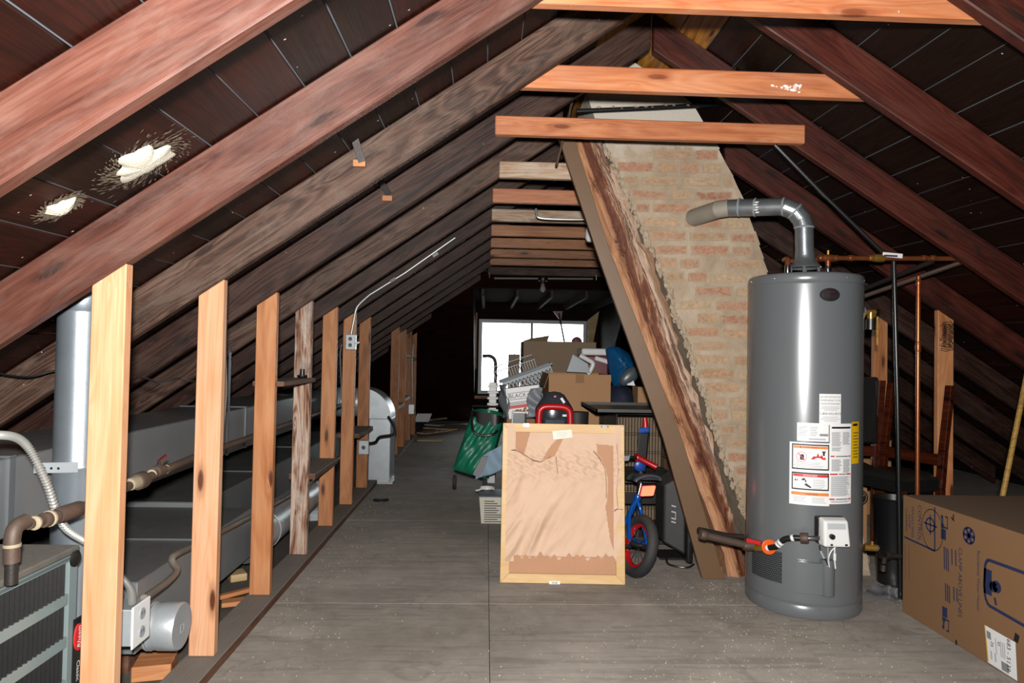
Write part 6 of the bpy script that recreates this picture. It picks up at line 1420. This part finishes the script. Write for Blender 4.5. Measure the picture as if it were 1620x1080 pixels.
# white clip rack, cane, dark case
wc = PY(780, 628, 5.96); wcr = thing('clip_rack', 'tall white plastic clip strip standing behind the green cart bag', 'rack', V((wc.x, 5.98, 0)))
MB().box((wc.x-.036, 5.96, 0), (wc.x+.03, 6.01, PY(780, 605, 5.96).z)).build('strip', 'white', wcr, bevel=.006)
for i in range(5): z_ = PY(780, 609+9.5*i, 5.96).z; MB().box((wc.x-.05, 5.942, z_-.018), (wc.x+.046, 5.96, z_)).build('clip', 'white', wcr, bevel=.003)
CNY = 6.25
cn = bez([PY(763, 563, CNY), PY(775, 563, CNY), PY(783, 570, CNY), PY(784, 590, CNY), PY(784, 625, CNY)], 6)+[V((PY(784, 625, CNY).x, CNY, 0))]
tag(MB().tube(cn, .016, 10).build('cane', 'blackmatte', None, True), 'black hooked cane handle standing left in the pile before the window', 'cane')
dc0 = PY(810, 668, 4.6); dc1 = PY(833, 651, 4.6); dcs = thing('framed_case', 'dark case with white rounded rim behind the framed picture', 'case', ((dc0.x+dc1.x)/2, 4.6, 0))
MB().box((dc0.x, 4.6, .0), (dc1.x, 4.68, dc1.z)).build('case_body', 'greydark', dcs, bevel=.012)
MB().tube(bez([(dc0.x+.004, 4.596, .4), (dc0.x+.004, 4.596, dc1.z-.025), (dc0.x+.02, 4.596, dc1.z-.006), (dc1.x-.006, 4.596, dc1.z-.006)], 6), .007, 8).build('rim', 'white', dcs, True)
# red and slate ride-on toy
ry_ = 3.98; rp0 = PY(878, 650, ry_)
ro = thing('ride_on_toy', 'red arched plastic toy with glossy slate hump behind the framed picture', 'toy', V((rp0.x, ry_, 0)))
ra = [PY(852, 690, ry_), PY(853, 655, ry_), PY(857, 646, ry_), PY(866, 643, ry_), PY(890, 644, ry_), PY(899, 648, ry_), PY(902, 657, ry_), PY(902, 690, ry_)]
MB().tube(bez(ra, 5), .020, 12).build('arch', 'red', ro, True)
hb_ = PY(878, 645, ry_+.05); ht_ = PY(879, 619, ry_+.05)
b = MB().lathe([(.112, -.05), (.115, .0), (.105, .02), (.085, .05), (.06, .085), (.035, .10), (.0, .105)], (hb_.x, ry_+.10, hb_.z-.01), (0, 0, 1), 20); b.v = [V((p.x, ry_+.10+(p.y-ry_-.10)*.6, p.z)) for p in b.v]; b.build('hump', 'slate', ro, True)
MB().box((PY(858, 690, ry_).x, ry_+.03, 0), (PY(899, 690, ry_).x, ry_+.2, hb_.z-.05)).build('body', 'slate', ro, bevel=.02)
MB().obox(PY(878, 627, ry_+.035), (.007, 0, 0), (0, .002, 0), (0, 0, .005)).build('emblem', 'red', ro); MB().obox(PY(893, 657, ry_+.025), (.012, 0, 0), (0, .004, 0), (0, 0, .006)).build('sticker', 'white', ro); MB().obox(PY(890, 633, ry_+.04), (.006, 0, .004), (0, .012, 0), (-.01, 0, .014)).build('buckle', 'white', ro)
# black strap and bin between toy and tray
b = MB().lathe([(.06, 0), (.075, PY(920, 652, 4.3).z)], (PY(914, 660, 4.3).x, 4.34, 0), n=24); tag(b.build('black_bin', 'blackmatte', None, True), 'black round bin standing between red toy and wire crate', 'bin')
# ------------------------------------------------------------------ green cart bag, cloth, printed box
gq = [(748, 648, 5.6), (797, 657, 5.55), (769, 757, 5.5), (716, 742, 5.55)]
G = [PY(*q) for q in gq]; gn = V((-.25, -.95, .2)).normalized(); rg = random.Random(17); gw = [rg.uniform(0, 6) for _ in range(8)]
gbg = thing('cart_bag', 'green nylon shopping cart bag with black mesh top leaning beside the pile', 'bag', V(((G[0].x+G[2].x)/2, 5.65, 0)))
def gface(u, v):
    p = (G[3].lerp(G[2], u)).lerp(G[0].lerp(G[1], u), v)
    e_ = (1-(2*u-1)**6)*(1-(2*v-1)**8)
    return p+gn*(.05*e_+.012*e_*(math.sin(14*u+6*v+gw[0])*math.sin(9*v-3*u+gw[1])+.6*math.sin(23*u-17*v+gw[2])))
MB().grid(28, 34, gface).build('front_panel', 'green', gbg, True)
def gbody(u, v):
    # wrap of the bag behind the front
    p = (G[3].lerp(G[2], u)).lerp(G[0].lerp(G[1], u), v); return p+V((.02, .30*math.sin(math.pi*u)**.5, .0))*1
MB().grid(16, 12, gbody).build('back_panel', 'green', gbg, True)
def gmesh(u, v): p = G[0].lerp(G[1], u); return p+gn*(.055*(1-(2*u-1)**6))+V((0, 0, -.01-.11*v*(1-.6*(2*u-1)**2)))+gn*.012
MB().grid(14, 6, gmesh).build('mesh_pocket', 'black', gbg, True)
MB().tube([G[0]+V((0, .02, 0)), G[0]+V((-.005, .02, .03)), G[1]+V((.02, .02, .07)), G[1]+V((.04, .02, .06))], .006, 8).build('handle_bar', 'black', gbg, True)
MB().tube(bez([gface(.02, .98)+gn*.02, gface(.25, .7)+gn*.015, gface(.5, .62)+gn*.015, gface(.85, .66)+gn*.015, gface(.98, .75)+gn*.02], 6), .011, 8).build('strap', 'black', gbg, True)
MB().tube([G[3]+V((.02, .1, -.01)), G[2]+V((-.0, .1, -.01))], .03, 12).build('bottom_roll', 'blackmatte', gbg, True)
for s in (0, 1):
    q_ = G[3].lerp(G[2], s*.9+.05); MB().lathe([(.055, 0), (.06, .008), (.06, .022), (.055, .03)], (q_.x-.015, q_.y+.12, .06), (1, 0, 0), 24).build('wheel', 'rubber', gbg, True)
cl_ = [PY(752, 758, 5.2), PY(762, 722, 5.2), PY(796, 702, 5.2), PY(796, 743, 5.2)]
tag(MB().grid(12, 12, lambda u, v: (cl_[0].lerp(cl_[3], u)).lerp(cl_[1].lerp(cl_[2], u), v)+V((0, .02*math.sin(8*u+5*v), .008*math.sin(9*v)))).build('folded_cloth', 'cloth', None, True, solid=.02), 'pale blue folded cloth slumped between green bag and framed picture', 'cloth')
c2_ = [PY(748, 750, 5.15), PY(757, 756, 5.15), PY(768, 738, 5.15), PY(772, 722, 5.15), PY(762, 722, 5.15)]
tag(MB().prism(c2_, (0, .02, 0)).build('grey_rag', 'clothgrey', None), 'grey rag hanging at the corner of the green bag', 'cloth')
pbx = PZ(761, 828); pb0, pb1 = PY(758, 786, pbx.y), PY(806, 786, pbx.y)
prb = thing('printed_box', 'white carton with a column of black print and grey lid beside the framed picture', 'box', V(((pb0.x+pb1.x)/2, pbx.y+.2, 0)))
zb1 = pb0.z; sh = pbx.x-pb0.x
MB().hexa([(pb0.x+sh, pbx.y, 0), (pb1.x, pbx.y, 0), (pb1.x, pbx.y+.24, 0), (pb0.x+sh, pbx.y+.24, 0), (pb0.x, pbx.y, zb1), (pb1.x, pbx.y, zb1), (pb1.x, pbx.y+.24, zb1), (pb0.x, pbx.y+.24, zb1)]).build('carton', plain('off_white_board', 'cfcabb', .6, 0, .1), prb, bevel=.003)
MB().box((pb0.x-.004, pbx.y-.004, zb1), (pb1.x, pbx.y+.24, zb1+.008)).build('lid', 'greydark', prb, bevel=.002)
prt = ['MODEL NO: MXL-3000', 'POWER: 12V DC', 'OUTPUT: 300W', 'SIZE OF CARTON', 'N.W.: 10.5 KG', 'G.W.: 11.5 KG', 'QTY: 1 SET', 'MADE IN CHINA']
b = MB()
for i in range(11):
    z = zb1-.03-i*.0148; b.box((pb0.x+.035+.0*i, pbx.y-.0012, z), (pb0.x+rg.uniform(.10, .16), pbx.y-.0004, z+.0055))
tag(b.build('print_lines', 'ink', prb), kind='stuff')
wcp = PY(771, 765, pbx.y+.15); zc_ = zb1+.014
tag(MB().tube([(wcp.x+.045*math.cos(i*.42)*(1+.02*i*.1), pbx.y+.2+.03*math.sin(i*.42), zc_+.0006*i) for i in range(26)]+[(wcp.x-.06, pbx.y+.16, zc_), (wcp.x-.08, pbx.y+.15, zc_)], .006, 8).build('cable_coil', 'white', None, True), 'small coil of white cable lying on the printed box', 'cable')
# ------------------------------------------------------------------ light bulb on its bar, window clutter
lbY = RY(12)-.06; l0, l1 = PY(782, 440, lbY), PY(938, 441, lbY)
lf = thing('bare_bulb_light', 'bare light bulb in a black holder on a horizontal conduit before the window', 'light', PY(859, 441, lbY))
MB().tube([l0, l1], .011, 8).build('conduit', 'conduit', lf, True); lc = PY(859, 441, lbY)
MB().lathe([(.055, .02), (.06, .0), (.055, -.025), (.028, -.03), (.028, -.06), (.022, -.062)], lc, (0, 0, 1), 20).build('lamp_holder', 'black', lf, True)
MB().lathe([(.014, -.06), (.018, -.075), (.032, -.10), (.036, -.12), (.03, -.14), (.012, -.152), (0, -.154)], lc, (0, 0, 1), 20).build('bulb', 'bulb', lf, True)
for x in (-.62, .62): MB().tube([lc+V((x, 0, 0)), lc+V((x, .0, .06))], .004, 6).build('hanger', 'conduit', lf)
wd = PY(912, 541, 6.3); tag(MB().lathe([(.0, 0), (.042, .01), (.05, .02), (.042, .03), (0, .04)], wd, (0, -1, 0), 20).tube([wd, PY(906, 556, 6.3), V((PY(906, 556, 6.3).x, 6.3, 0))], .007, 6).build('round_headed_rod', plain('dusky_pink_plastic', '7d5058', .5), None, True), 'round-headed rod standing up before the window', 'rod')
b = MB().tube([PY(884, 495, 9.5), PY(888, 515, 9.5), PY(893, 542, 9.5), PY(896, 560, 9.5)], .012, 6); cp0 = tag(b.build('hanging_cord', 'navy', None, True), 'dark cord hanging down across the window', 'cord')
MB().prism([PY(875, 492, 9.5), PY(890, 492, 9.5), PY(888, 506, 9.5), PY(884, 504, 9.5)], (0, .03, 0)).build('knot', 'maroon', cp0)
b = MB().tube([PY(814, 528, 7.0), PY(814, 560, 7.0), V((PY(814, 560, 7.0).x, 7.0, 0))], .006, 6); tag(b.build('thin_rod', 'iron', None, True), 'thin rod standing upright in front of the window', 'rod')
lp = [PY(930, 506, 10.4), PY(948, 492, 10.4), PY(938, 545, 10.4), PY(930, 556, 10.4)]
tag(MB().prism(lp, (0, .02, 0)).build('pale_board', 'scrap', None), 'pale board propped at the side of the window', 'board')
# metal bracket bar and white lamp behind the chimney brace
b = MB().tube(bez([PY(848, 330, 4.4), PY(849, 338, 4.4), PY(856, 345, 4.4), PY(900, 347, 4.4), PY(925, 347, 4.4)], 5), .008, 8); tag(b.build('bent_conduit', 'conduit', None, True), 'short bent conduit hung under a collar tie beside the brace', 'conduit')
p = PY(934, 372, 4.2); sp_ = MB().lathe([(.02, .05), (.03, .03), (.032, -.02), (.02, -.04), (0, -.045)], p, (0, 0, 1), 16); tag(sp_.build('spiral_lamp', 'white', None, True), 'small white spiral bulb beside the slanting brace', 'bulb')
# ------------------------------------------------------------------ crumbs of mortar and insulation on the floor
rd_ = random.Random(77); b = MB()
def crumb(x, y, r):
    n = [(rd_.uniform(-1, 1), rd_.uniform(-1, 1), 0) for _ in range(3)]
    a_ = rd_.uniform(0, 6.28); vs = [V((x+r*math.cos(a_+2.1*k)*rd_.uniform(.6, 1.2), y+r*math.sin(a_+2.1*k)*rd_.uniform(.6, 1.2), .0002)) for k in range(3)]+[V((x, y, r*rd_.uniform(.5, 1)))]
    b.add(vs, [(0, 2, 1), (0, 1, 3), (1, 2, 3), (2, 0, 3)])
for i in range(3400):
    m_ = rd_.random()
    if m_ < .35: x, y = rd_.uniform(-.88, 2.4), rd_.uniform(1.4, 6.5)
    elif m_ < .6: x, y = rd_.gauss(1.0, .35), rd_.gauss(2.3, .35)
    elif m_ < .75: x, y = -.88+abs(rd_.gauss(0, .16)), rd_.uniform(1.5, 6)
    elif m_ < .9: x, y = rd_.gauss(1.2, .2), rd_.gauss(3.2, .25)
    else: x, y = rd_.gauss(.2, .5), rd_.uniform(1.6, 2.4)
    if x < -.9 or x > 2.9 or (x-HX)**2+(y-HY)**2 < .28**2 or (x > 1.83 and y < 3.05) or (.05 < x < .75 and 3.3 < y < 3.5) or (y > 3.4 and 1.0 < x < 2.1) or (x < -.76 and 5.85 < y < 6.26) or y > 4.4 and x > -.3: continue
    crumb(x, y, rd_.uniform(.0012, .0042))
M['crumb'] = plain('pale_crumbs', 'c9bfac', .9, 0, .3, 30)
db = b.build('floor_crumbs', 'crumb', None); tag(db, 'pale crumbs of mortar and insulation scattered over the floor', 'debris', kind='stuff')
